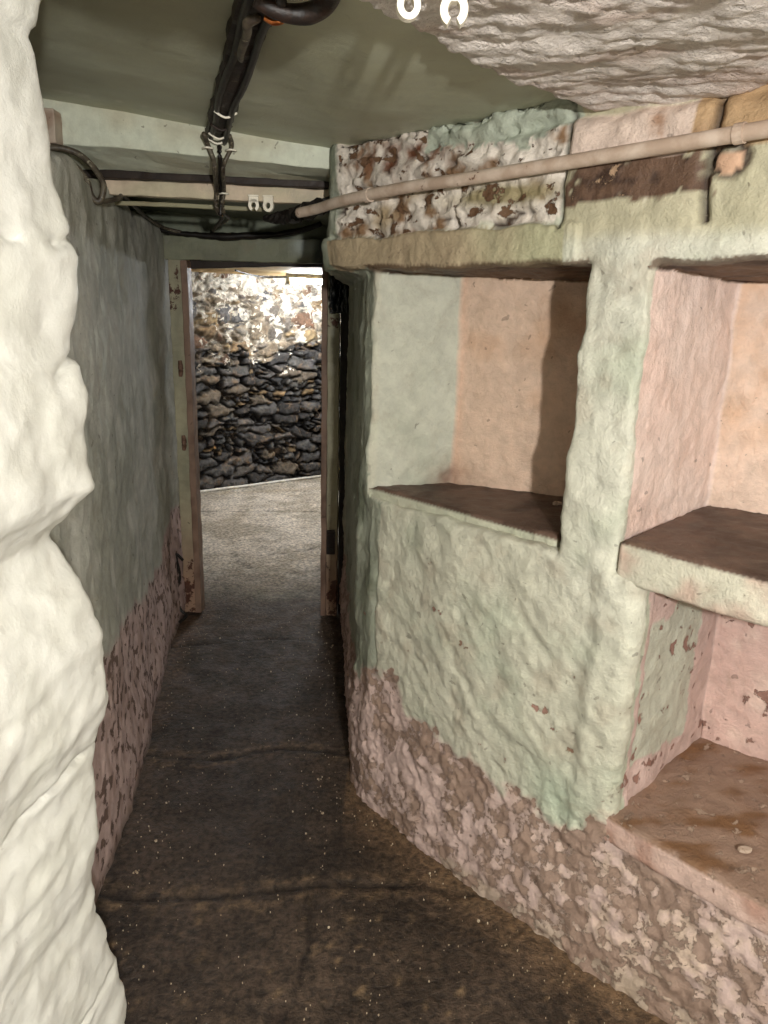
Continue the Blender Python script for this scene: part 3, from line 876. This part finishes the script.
# ------------------------------------------------------------------ ceiling beams
def beamcol(paint, paint2, under, seed, pk=.08):
    def f(P):
        n = len(P); nm = fbm(P * np.array([.35, 1, 1]), 12, 4, seed); nf = fbm(P * np.array([.4, 1, 1]), 34, 4, seed + 3)
        c = mixc(np.tile(paint, (n, 1)), paint2, sstep(-.2, .4, nm))
        return c, np.tile(under, (n, 1)), pk + .5 * nf + .2 * nm
    return f
zl = lambda x: np.interp(x, [-.78, -.17], [1., 0.])
def sh1(V):
    # the top follows the sagging ceiling, the underside slopes down to the back
    x, y, z = V.T; t = (z - 1.85) / .06
    top = zc(x) + .012
    bot = 1.852 + .040 * zl(x) - (y - 2.2) / .15 * (.010 + .028 * zl(x))
    return np.stack([x, y, bot + (top - bot) * np.clip(t, 0, 1)], 1)
plank('ceiling_beam', (-1.34, 2.19, 1.85), (-.115, 2.34, 1.91), M_trim, None, 5, .003, .022, sh1,
      beamcol(hex3(200, 204, 186), hex3(184, 180, 158), hex3(114, 94, 76), 31, .10),
      label='deep pale green timber beam crossing the ceiling, nearer of the pair', category='beam')
def sh2(V):
    x, y, z = V.T
    return np.stack([x, y, z + .012 * zl(x)], 1)
def blockcol(P):
    n = len(P); nf = fbm(P, 30, 4, 77)
    return mixc(np.tile(hex3(176, 160, 144), (n, 1)), hex3(142, 118, 100), sstep(-.1, .3, nf)), np.tile(hex3(80, 60, 48), (n, 1)), .2 + .7 * nf
plank('packing_block', (-1.05, 2.135, 1.888), (-.893, 2.186, 1.972), M_trim, None, 41, .003, .015, None, blockcol,
      label='short stained packing block at the left end of the deep green beam', category='block')
plank('ceiling_batten', (-1.34, 2.365, 1.783), (-.14, 2.40, 1.824), M_trim, None, 9, .003, .018, sh2,
      beamcol(hex3(204, 184, 162), hex3(186, 176, 150), hex3(92, 66, 50), 57, .16),
      label='thin cream and pink painted batten behind the deep green beam', category='batten')
plank('ceiling_batten', (-1.34, 2.43, 1.762), (-.40, 2.445, 1.775), M_trim, None, 12, .002, .02, sh2,
      beamcol(hex3(150, 146, 118), hex3(120, 104, 82), hex3(72, 54, 42), 67, .2),
      label='narrow olive strip running just under the cream batten, left half only', category='batten')
plank('ceiling_beam', (-1.34, 2.345, 1.825), (-.12, 2.43, 1.90), M_darkwood, None, 15, .003, .04, sh2,
      label='dark unpainted timber in the gap above the cream batten', category='beam')

# ------------------------------------------------------------------ door frame
def door():
    d = empty('door_1', (-.6, 3.43, 0), kind='structure', label='peeling painted timber door frame without a door at the end of the passage', category='door frame')
    off = Vector((.6, -3.43, 0))
    def jc(side):
        def f(P):
            n = len(P); nm = fbm(P * np.array([1, 1, .25]), 12, 4, 5 + side); nf = fbm(P * np.array([1, 1, .4]), 34, 4, 9 + side); z = P[:, 2]
            c = mixc(np.tile(hex3(166, 160, 134), (n, 1)), hex3(140, 138, 116), sstep(-.2, .4, nm))
            if side == 0:
                b = gauss(z, z, .08, .08, .30, .30) + gauss(z, z, 1.56, 1.56, .14, .14) * (P[:, 0] < -.925) + .3
            else:
                b = gauss(z, z, .08, .08, .25, .25) + 1.2 * gauss(z, z, 1.42, 1.42, .09, .09) + .3
            c = mixc(c, hex3(150, 116, 96), gauss(z, z, .1, .1, .45, .45) * .9)
            return c, np.tile(hex3(78, 46, 34), (n, 1)), -.02 + .42 * b + .6 * nf + .2 * nm
        return f
    def brown(P):
        n = len(P); nf = fbm(P * np.array([1, 1, .3]), 30, 4, 19)
        return mixc(np.tile(hex3(134, 108, 92), (n, 1)), hex3(100, 76, 62), sstep(-.1, .4, nf)), np.tile(hex3(158, 140, 116), (n, 1)), .1 + .5 * nf
    def mv(V): return V + np.array([.6, -3.43, 0])
    plank('jamb', (-.975, 3.40, .005), (-.915, 3.47, 1.675), M_trim, d, 2, .004, .02, mv, jc(0))
    plank('door_stop', (-.917, 3.385, .010), (-.888, 3.46, 1.665), M_trim, d, 3, .003, .02, mv, brown)
    plank('jamb', (-.275, 3.40, .005), (-.222, 3.47, 1.665), M_trim, d, 4, .004, .02, mv, jc(1))
    plank('door_stop', (-.300, 3.385, .010), (-.274, 3.46, 1.665), M_trim, d, 5, .003, .02, mv, brown)
    def hc(P):
        n = len(P); nm = fbm(P * np.array([.4, 1, 1]), 12, 4, 25); nf = fbm(P, 30, 4, 26); x = P[:, 0]
        c = mixc(np.tile(hex3(132, 134, 112), (n, 1)), hex3(116, 116, 98), sstep(-.2, .4, nm))
        c = mixc(c, hex3(168, 176, 170), gauss(x, P[:, 2], -.37, 1.74, .05, .035) * 1.4)
        dk = sstep(-.335, -.325, x + .01 * nm)
        c = mixc(c, hex3(58, 66, 60), dk)
        return c, np.tile(hex3(66, 52, 42), (n, 1)), .06 + .5 * nf
    plank('head_beam', (-1.02, 3.395, 1.668), (-.19, 3.47, 1.765), M_trim, d, 6, .004, .02, mv, hc)
    # low bowed board behind the head
    def bow(V):
        V = V.copy(); x = V[:, 0]; t = (x + .9) / .65
        V[:, 2] -= .022 * np.clip(1 - (t / .62), 0, 1) * (V[:, 2] < 1.67) * 1.0
        return V + np.array([.6, -3.43, 0])
    plank('head_lining', (-.90, 3.475, 1.656), (-.26, 3.52, 1.71), M_darkwood, d, 7, .002, .02, bow)
    # iron keep on the right jamb
    bm = bm_box(bm_new(), (-.272, 3.380, .335), (-.232, 3.397, .455), .003)
    for zz in (.36, .43):
        bm_box(bm, (-.262, 3.374, zz - .008), (-.240, 3.382, zz + .008), .002)
    bmesh.ops.translate(bm, verts=bm.verts, vec=off)
    finish('iron_keep', bm, M_iron, d, label='black iron plate on the right jamb')
    for zz in (1.20, .86):
        bm = tube_bm([(-.940, 3.392, zz - .035), (-.936, 3.388, zz), (-.940, 3.392, zz + .035)], [.008, .013, .008], seg=8, sub=4)
        bmesh.ops.translate(bm, verts=bm.verts, vec=off)
        finish('hinge', bm, M_rust, d, True)
door()
# masonry over the door, dark gap fill beside it
def over(name, lo, hi, **k):
    def cf(P):
        n = len(P); nm = fbm(P, 7, 4, 4)
        return mixc(np.tile(hex3(124, 130, 112), (n, 1)), hex3(142, 148, 130), sstep(-.2, .4, nm)), np.tile(hex3(40, 32, 27), (n, 1)), .2 + .6 * fbm(P, 18, 4, 6)
    return plank(name, lo, hi, M_trim, None, 3, .004, .03, None, cf, **k)
finish('dark_gap_filler', bm_box(bm_new(), (-.222, 3.475, .0), (-.13, 3.60, 1.72), .006), M_darkwood, None, kind='structure')  # dark block added to stand for the shaded gap between right jamb and wall
over('wall_over_door', (-1.30, 3.475, 1.70), (-.16, 3.60, 1.93), kind='structure')

# ------------------------------------------------------------------ outer shell (keeps the cellar closed)
def slab(name, lo, hi, mat=None, **k):
    k.setdefault('kind', 'structure')
    return finish(name, bm_box(bm_new(), lo, hi, .01), mat or M_outer, **k)
slab('wall_partition', (-3.0, 3.50, -.05), (-1.28, 3.62, 2.1))
slab('wall_partition', (.85, 3.50, -.05), (1.42, 3.62, 2.1))
slab('wall_back_room_left', (-3.10, 3.5, -.05), (-2.98, 6.3, 2.1))
slab('wall_back_room_right', (.62, 3.6, -.05), (.74, 7.7, 2.1))
slab('ceiling_void', (-1.50, .2, 2.14), (1.6, 3.62, 2.2))
slab('wall_outer_left', (-2.1, -1.9, -.05), (-1.98, .6, 2.1))
slab('wall_behind_left', (-2.1, .50, -.05), (-.80, .62, 2.1))
slab('wall_left_outer', (-1.50, 1.12, 1.6), (-1.36, 3.6, 2.16))
slab('wall_rear', (-2.1, -2.0, -.05), (3.1, -1.88, 2.1))
slab('wall_outer_right', (1.56, -1.9, -.05), (1.68, 1.6, 2.1))
slab('wall_outer_right', (1.32, .40, -.05), (1.40, 3.6, 2.1))
slab('ceiling', (-2.1, -2.0, 2.03), (1.7, .40, 2.12))
# ceiling of the back room: boards
def boards():
    bm = bm_new()
    ys = np.arange(3.52, 7.8, .145)
    for y in ys: bm_box(bm, (-3.0, y, 1.705), (.64, y + .142, 1.735), .002)
    finish('ceiling', bm, M_ochre, kind='structure')
boards()

# ------------------------------------------------------------------ strip lamp in the back room
def lamp():
    L = empty('strip_lamp', (-.73, 5.64, 1.652), label='lit white fluorescent strip light under the back room ceiling, beyond the doorway', category='lamp')
    ang = math.radians(14); L.rotation_euler = (0, 0, ang)
    finish('housing', bm_box(bm_new(), (-.03, -.035, .020), (.66, .035, .058), .004), M_steel, L)
    m, t, b = nt('lit_tube'); b.inputs['Base Color'].default_value = (1, 1, 1, 1)
    b.inputs['Emission Color'].default_value = (.93, .97, 1, 1); b.inputs['Emission Strength'].default_value = LAMP
    finish('tube', tube_bm([(0, 0, 0), (.3, 0, 0), (.63, 0, 0)], .016, seg=14), m, L, True)
    for x0 in (-.03, .63):
        finish('end_cap', bm_box(bm_new(), (x0, -.022, -.022), (x0 + .03, .022, .024), .004), M_steel, L)
LAMP = 320
lamp()
finish('cable', tube_bm([(-1.02, 5.1, 1.695), (-.97, 5.3, 1.680), (-.90, 5.5, 1.672), (-.80, 5.58, 1.675), (-.74, 5.62, 1.68)], .006, seg=8), M_black, None, True,
       label='thin black cable looping to the fluorescent strip light', category='cable')
# pale strip at the foot of the rubble wall and a leaning board
p0 = fa + fd * -.3 + fn * .07; p1 = fa + fd * 1.5 + fn * .07
bm = bm_new()
for i in range(12):
    a = p0 + (p1 - p0) * i / 12; b = p0 + (p1 - p0) * (i + 1) / 12
tube_bm([(*(p0 + (p1 - p0) * k / 8 + fn * .006 * math.sin(k * 2.3)), .012) for k in range(9)], .010, bm, seg=8)
finish('floor_strip', bm, M_foam, None, True, label='thin white strip along the foot of the rubble stone wall', category='strip')
q = fa + fd * 1.10 + fn * .20
bm = bm_new()
vs = [(*(q), .015), (*(q + fd * .5 + fn * .06), .015), (*(q + fd * .5 - fn * .08), .17), (*(q + fd * .12 - fn * .05), .06)]
f0 = bm.faces.new([bm.verts.new(v) for v in vs]); r = bmesh.ops.extrude_face_region(bm, geom=[f0])
bmesh.ops.translate(bm, verts=[v for v in r['geom'] if isinstance(v, bmesh.types.BMVert)], vec=(.004, -.004, .018))
finish('board_offcut', bm, M_ochre, None, label='pale board offcut leaning at the foot of the rubble wall by the right jamb', category='board')

# ------------------------------------------------------------------ pipe on the right wall
pp = [(-.262, 2.215, 1.742), (-.20, 2.150, 1.748), (-.12, 2.030, 1.756), (.03, 1.868, 1.766), (.17, 1.722, 1.768), (.33, 1.572, 1.776), (.50, 1.400, 1.783), (.66, 1.236, 1.790), (.95, .95, 1.802)]
PI_ = finish('wall_pipe', tube_bm(pp, .0135, seg=14, sub=8), M_pipe, None, True, label='cream painted pipe running along the bare stones under the ceiling', category='pipe')
def pipe_clip(p, dirv):
    t = Vector(dirv).normalized(); c = Vector(p)
    bm = tube_bm([c - t * .008, c + t * .008], .0165, seg=14, sub=1)
    bm_box(bm, (c.x + .004, c.y + .004, c.z - .006), (c.x + .05, c.y + .05, c.z + .006), .001)
    finish('pipe_bracket', bm, M_pipe, PI_)
for p, q in ((pp[6], pp[7]), (pp[2], pp[3])):
    pipe_clip(((p[0] * .6 + q[0] * .4), (p[1] * .6 + q[1] * .4), (p[2] * .6 + q[2] * .4)), [q[i] - p[i] for i in range(3)])

# ------------------------------------------------------------------ dark batten and cables on the ceiling
def zceil(x, y=2.2): return float(zc(np.array([x]), np.array([y]))[0])
def runner():
    R = empty('cable_batten', (-.30, 1.6, 1.88), label='grimy dark batten carrying cables along the green ceiling to the beam', category='batten')
    a = Vector((-.176, 1.17, 0)); b = Vector((-.478, 2.185, 0))
    n = 26; bm = bm_new(); rows = []
    dr = (b - a).normalized(); sd = Vector((-dr.y, dr.x, 0))
    for i in range(n + 1):
        t = i / n; c = a.lerp(b, t); w = .031 - .002 * t + .004 * random.uniform(-1, 1); z = zceil(c.x, c.y) - .002
        dz = .022 + .004 * random.uniform(-1, 1)
        row = []
        for (o, h) in ((-w, 0), (-w * .92, dz * .8), (-w * .3, dz), (w * .35, dz * .9), (w * .95, dz * .7), (w, 0)):
            p = c + sd * o; row.append(bm.verts.new((p.x + .3, p.y - 1.6, z - h - 1.88)))
        rows.append(row)
    for r0, r1 in zip(rows[:-1], rows[1:]):
        for k in range(5): bm.faces.new((r0[k], r0[k + 1], r1[k + 1], r1[k]))
        bm.faces.new((r0[5], r0[0], r1[0], r1[5]))
    bm.faces.new(rows[0]); bm.faces.new(rows[-1][::-1])
    finish('backing', bm, M_darkwood, R)
    for k, (o, zz) in enumerate(((-.016, .030), (.018, .028))):
        pts = []
        for i in range(7):
            t = i / 6; c = a.lerp(b, t) + sd * (o + .004 * math.sin(i * 1.9 + k)); pts.append((c.x + .3, c.y - 1.6, zceil(c.x, c.y) - zz - 1.88))
        finish('conduit', tube_bm(pts, .0075, seg=8, sub=6, jitter=.08), M_black, R, True)
    for t in (.72, .84, .93, .985):
        c = a.lerp(b, t); z = zceil(c.x, c.y) - .040
        bm = bm_new()
        pts = [(c + sd * s_) for s_ in (-.026, 0, .026)]
        tube_bm([(p.x + .3, p.y - 1.6, z + (.012 if i != 1 else 0) - 1.88) for i, p in enumerate(pts)], .0028, bm, seg=6, sub=4)
        if t != .84: finish('cable_clip', bm, M_white, R, True)
        else: finish('cable_clip', bm, M_iron, R, True)
runner()
finish('cable', tube_bm([(-.205, 1.25, 1.905), (-.225, 1.265, 1.902), (-.232, 1.30, 1.900), (-.250, 1.36, 1.900), (-.266, 1.42, 1.902), (-.276, 1.48, 1.912)], [.006, .008, .007, .007, .006, .004], seg=10), M_cable, None, True,
       label='short grey painted cable end curling on the dark batten near the rock', category='cable')
# dark fitting near the camera with bright copper end
J = empty('pipe_elbow', (-.140, 1.165, 1.905), label='dark metal pipe fitting with a bright copper end beside the whitewashed rock', category='pipe fitting'); J.scale = (.85, .85, .85)
finish('elbow', tube_bm([(-.07, .02, .0), (-.03, .035, -.012), (.015, .045, -.01), (.05, .02, .0), (.07, -.05, .008)], [.012, .014, .017, .016, .014], seg=14), M_iron, J, True)
finish('copper_end', tube_bm([(-.062, .062, -.012), (-.048, .068, -.016), (-.032, .066, -.014), (-.026, .050, -.010)], [.004, .006, .006, .005], seg=10), M_copper, J, True)
# cables that drop over the two beams
def drop(pts, lab, rad):
    finish('cable', tube_bm(pts, rad, seg=8), M_cable, None, True, label=lab, category='cable')
drop([(-.497, 2.12, 1.918), (-.498, 2.165, 1.900), (-.486, 2.172, 1.865), (-.484, 2.176, 1.840), (-.516, 2.335, 1.812), (-.523, 2.352, 1.780), (-.528, 2.40, 1.757), (-.60, 2.80, 1.785), (-.76, 3.34, 1.785)],
     'left of two painted cables dropping over the green ceiling beam', .0068)
drop([(-.430, 2.12, 1.915), (-.434, 2.165, 1.898), (-.455, 2.172, 1.862), (-.462, 2.176, 1.836), (-.494, 2.335, 1.810), (-.503, 2.352, 1.780), (-.510, 2.40, 1.754), (-.58, 2.80, 1.782), (-.74, 3.335, 1.80)],
     'right of two painted cables dropping over the green ceiling beam', .0060)
bm = tube_bm([(-.468, 2.172, 1.90), (-.470, 2.178, 1.862), (-.500, 2.32, 1.818), (-.508, 2.356, 1.79), (-.514, 2.364, 1.745)], .006, seg=7, jitter=.25)
finish('cable', bm, M_black, None, True, label='blackened twisted cord between the two painted cables on the beam', category='cable')
for p in ((-.498, 2.160, 1.892), (-.436, 2.160, 1.888), (-.497, 2.340, 1.803)):
    bm = tube_bm([(p[0] - .014, p[1] + .006, p[2]), (p[0], p[1] - .008, p[2]), (p[0] + .014, p[1] + .006, p[2])], .0026, seg=6, sub=4)
    finish('cable_clip', bm, M_white, None, True, label='tiny white cable clip on the cables crossing the beam', category='clip', group='small white cable clips on the beam cables')
# cable along the lintel over the door
finish('cable', tube_bm([(-1.02, 3.36, 1.79), (-.93, 3.36, 1.775), (-.82, 3.365, 1.768), (-.72, 3.365, 1.765), (-.60, 3.365, 1.772), (-.5, 3.37, 1.778), (-.38, 3.36, 1.80), (-.30, 3.30, 1.82)], [.009, .010, .012, .016, .015, .012, .012, .010], seg=8, jitter=.15), M_black, None, True,
       label='thick black bundle of cables along the top of the door frame', category='cable')
finish('cable', tube_bm([(-.93, 2.14, 1.875), (-.89, 2.15, 1.880), (-.845, 2.165, 1.868), (-.803, 2.165, 1.83), (-.783, 2.16, 1.788), (-.797, 2.155, 1.750), (-.815, 2.15, 1.765), (-.822, 2.15, 1.798), (-.842, 2.15, 1.826), (-.88, 2.15, 1.852), (-.93, 2.15, 1.862)], .0085, seg=8), M_cable, None, True,
       label='looped dark cable hanging at the top of the left wall beside the beam', category='cable')
finish('cable', tube_bm([(-.800, 2.158, 1.748), (-.785, 2.28, 1.775), (-.85, 2.5, 1.812), (-.90, 2.75, 1.812), (-.95, 3.05, 1.805), (-.96, 3.3, 1.79), (-.90, 3.36, 1.778)], .007, seg=8), M_cable, None, True,
       label='cable running along the top of the left wall towards the door', category='cable')
finish('cable', tube_bm([(-.955, 3.34, .30), (-.985, 3.33, .33), (-.97, 3.33, .22), (-.99, 3.32, .14), (-.97, 3.31, .06), (-.94, 3.30, .03), (-.96, 3.25, .02)], .007, seg=8), M_black, None, True,
       label='tangled black cable at the foot of the left door jamb', category='cable')

# black lumpy bundle under the beam to the pipe end
finish('black_bundle', tube_bm([(-.40, 2.47, 1.752), (-.34, 2.44, 1.752), (-.28, 2.36, 1.757), (-.23, 2.30, 1.762), (-.17, 2.26, 1.775)], [.008, .018, .024, .024, .02], seg=10, jitter=.3), M_black, None, False,
       label='black lumpy bundle behind the left end of the cream pipe', category='lagging')

# ------------------------------------------------------------------ white pipe clips
def clip_mesh(openbottom):
    """ring or fork in the XZ plane, hanging down from z=0, 12 mm thick"""
    bm = bm_new(); th = .007; ro = .0165; ri = .0072; cz = -.022
    outer = []; inner = []
    g = math.radians(28) if openbottom else 0
    n = 28
    for i in range(n + 1 if openbottom else n):
        t = i / n
        an = -math.pi / 2 + g + t * (2 * math.pi - 2 * g)
        outer.append((ro * math.cos(an), cz + ro * 1.1 * math.sin(an))); inner.append((ri * math.cos(an), cz + ri * 1.35 * math.sin(an)))
    fr_ = [[bm.verts.new((x, s * th, z)) for (x, z) in L] for s in (-1, 1) for L in (outer, inner)]
    o0, i0, o1, i1 = fr_
    N = len(outer); rng = range(N - 1) if openbottom else range(N)
    for k in rng:
        q = (k + 1) % N
        bm.faces.new((o0[k], o0[q], i0[q], i0[k])); bm.faces.new((o1[k], i1[k], i1[q], o1[q]))
        bm.faces.new((o0[k], o1[k], o1[q], o0[q])); bm.faces.new((i0[k], i0[q], i1[q], i1[k]))
    if openbottom:
        for k in (0, N - 1): bm.faces.new((o0[k], i0[k], i1[k], o1[k]))
    bm_box(bm, (-.0155, -th, -.020), (.0155, th, .004), .0015) if False else bm_box(bm, (-.0150, -th, -.0135), (.0150, th, .004), .0015)
    bm_box(bm, (-.016, -.011, .003), (.016, .011, .008), .001)
    bmesh.ops.recalc_face_normals(bm, faces=bm.faces[:])
    me = bpy.data.meshes.new('pipe_clip'); bm.to_mesh(me); bm.free(); me.materials.append(M_white)
    return me
ring_me = clip_mesh(False); fork_me = clip_mesh(True)
def clip(me, loc, rz, lab, tilt=0, sc=1, grp='white plastic pipe clips'):
    o = link('pipe_clip', me, None, label=lab, category='clip'); o['group'] = grp
    o.location = loc; o.rotation_euler = (tilt, 0, rz); o.scale = (sc,) * 3
clip(ring_me, (.012, .992, 1.856), .1, 'white plastic closed-ring pipe clip on the near whitewashed rock', sc=.85)
clip(fork_me, (.066, 1.0, 1.858), -.05, 'white plastic fork-shaped pipe clip on the near whitewashed rock')
clip(fork_me, (-.412, 2.358, 1.796), .1, 'small white fork-shaped clip on the cream batten', sc=.95)
clip(ring_me, (-.368, 2.358, 1.796), -.1, 'small white closed-ring clip on the cream batten', sc=.95)

# ------------------------------------------------------------------ black polythene in the corner by the right jamb
def sheet_plastic():
    rs = np.random.RandomState(5); U = np.linspace(0, 1, 26); Vv = np.linspace(0, 1, 40)
    def pos(u, v):
        P = np.stack([u, v, 0 * u], 1)
        x = -.262 + .075 * u + .012 * fbm(P, 6, 3, 3); z = 1.68 - .22 * v; y = 3.375 - .03 * np.sin(u * 7 + 2 * v) * .6 + .03 * fbm(P, 5, 3, 9) - .01
        return np.stack([x, y, z], 1)
    o = sheet('plastic_sheet', U, Vv, pos, M_plastic, None, label='crumpled shiny black polythene in the top right corner of the doorway', category='plastic sheet')
    s = o.modifiers.new('thick', 'SOLIDIFY'); s.thickness = .003
sheet_plastic()

# ------------------------------------------------------------------ loose flakes on the floor and shelves
def flakes():
    rs = np.random.RandomState(9); bm = bm_new()
    spots = []
    for _ in range(12000):
        y = rs.uniform(1.0, 4.6); x = rs.uniform(-1.0, .9)
        # keep inside the floor
        lx = np.interp(y, [1., 1.75, 2.3, 3.1, 3.4], [-.6, -.74, -.83, -.96, -.93]); fx = sorted(face, key=lambda p: p[1])
        rx = np.interp(y, [p[1] for p in fx], [p[0] for p in fx]) - .02
        if y > 3.4: lx, rx = -1.2, .2
        if not (lx + .05 < x < rx - .035): continue
        e = min(x - lx, rx - x)
        if rs.rand() > .10 + .9 * math.exp(-e / .06): continue
        spots.append((x, y))
    for (x, y) in spots:
        z = float(floor_pos(np.array([x]), np.array([y]))[0, 2]); r = rs.uniform(.0007, .0020) * (2.6 if rs.rand() < .05 else 1)
        k = rs.randint(4, 7); a0 = rs.rand() * 6; top = []; bot = []
        for i in range(k):
            a = a0 + 2 * math.pi * i / k; rr = r * rs.uniform(.6, 1.2)
            top.append(bm.verts.new((x + rr * math.cos(a), y + rr * math.sin(a), z + .0025 + rs.uniform(0, .002))))
            bot.append(bm.verts.new((x + rr * math.cos(a), y + rr * math.sin(a), z - .001)))
        bm.faces.new(top); bm.faces.new(bot[::-1])
        for i in range(k): bm.faces.new((top[i], bot[i], bot[(i + 1) % k], top[(i + 1) % k]))
    finish('paint_flakes', bm, simple_mat('flake', (196, 182, 158), (140, 118, 92), 60, .7, .0002), None, kind='stuff', label='pale crumbs of paint and plaster scattered over the floor', category='debris')
flakes()
def flake_on(x, y, z, r, lab):
    bm = bm_new(); k = 9; top = []; bot = []
    for i in range(k):
        a = 2 * math.pi * i / k; rr = r * random.uniform(.7, 1.15)
        top.append(bm.verts.new((x + rr * 1.4 * math.cos(a), y + rr * .9 * math.sin(a), z + .004 + random.uniform(0, .002)))); bot.append(bm.verts.new((x + rr * 1.4 * math.cos(a), y + rr * .9 * math.sin(a), z - .002)))
    bm.faces.new(top); bm.faces.new(bot[::-1])
    for i in range(k): bm.faces.new((top[i], bot[i], bot[(i + 1) % k], top[(i + 1) % k]))
    finish('plaster_flake', bm, M_pipe, None, label=lab, category='flake')
flake_on(.765, 1.288, .4375, .010, 'pale plaster flake lying on the rust-stained slab in the lowest niche')
flake_on(.452, 1.870, 1.013, .009, 'small white flake on the brown shelf left of the pillar')

# ------------------------------------------------------------------ lights
def point(name, loc, energy, col, r):
    l = bpy.data.lights.new(name, 'POINT'); l.energy = energy; l.color = col; l.shadow_soft_size = r
    o = bpy.data.objects.new(name, l); COL.objects.link(o); o.location = loc; return o
point('work_light', (.31, -.62, 1.635), 165, (1.0, .98, .935), .03)
w = bpy.data.worlds.new('world'); SC.world = w; w.use_nodes = True
w.node_tree.nodes['Background'].inputs[0].default_value = (.03, .03, .03, 1)

# ------------------------------------------------------------------ camera
F = 740.
cam = bpy.data.cameras.new('camera'); co = bpy.data.objects.new('camera', cam); COL.objects.link(co)
cam.sensor_fit = 'VERTICAL'; cam.sensor_height = 24; cam.lens = 24 * F / 1024; cam.clip_start = .02
pitch = math.radians(15.6); roll = math.radians(1.6)
Rm = Matrix.Rotation(math.pi / 2 - pitch, 3, 'X') @ Matrix.Rotation(roll, 3, 'Z')
co.location = (0, 0, H); co.rotation_euler = Rm.to_euler()
SC.camera = co
vs_ = SC.view_settings
vs_.view_transform = 'Standard'; vs_.look = 'None'; vs_.gamma = 1; vs_.use_curve_mapping = False; vs_.exposure = .12
SC.cycles.max_bounces = 6
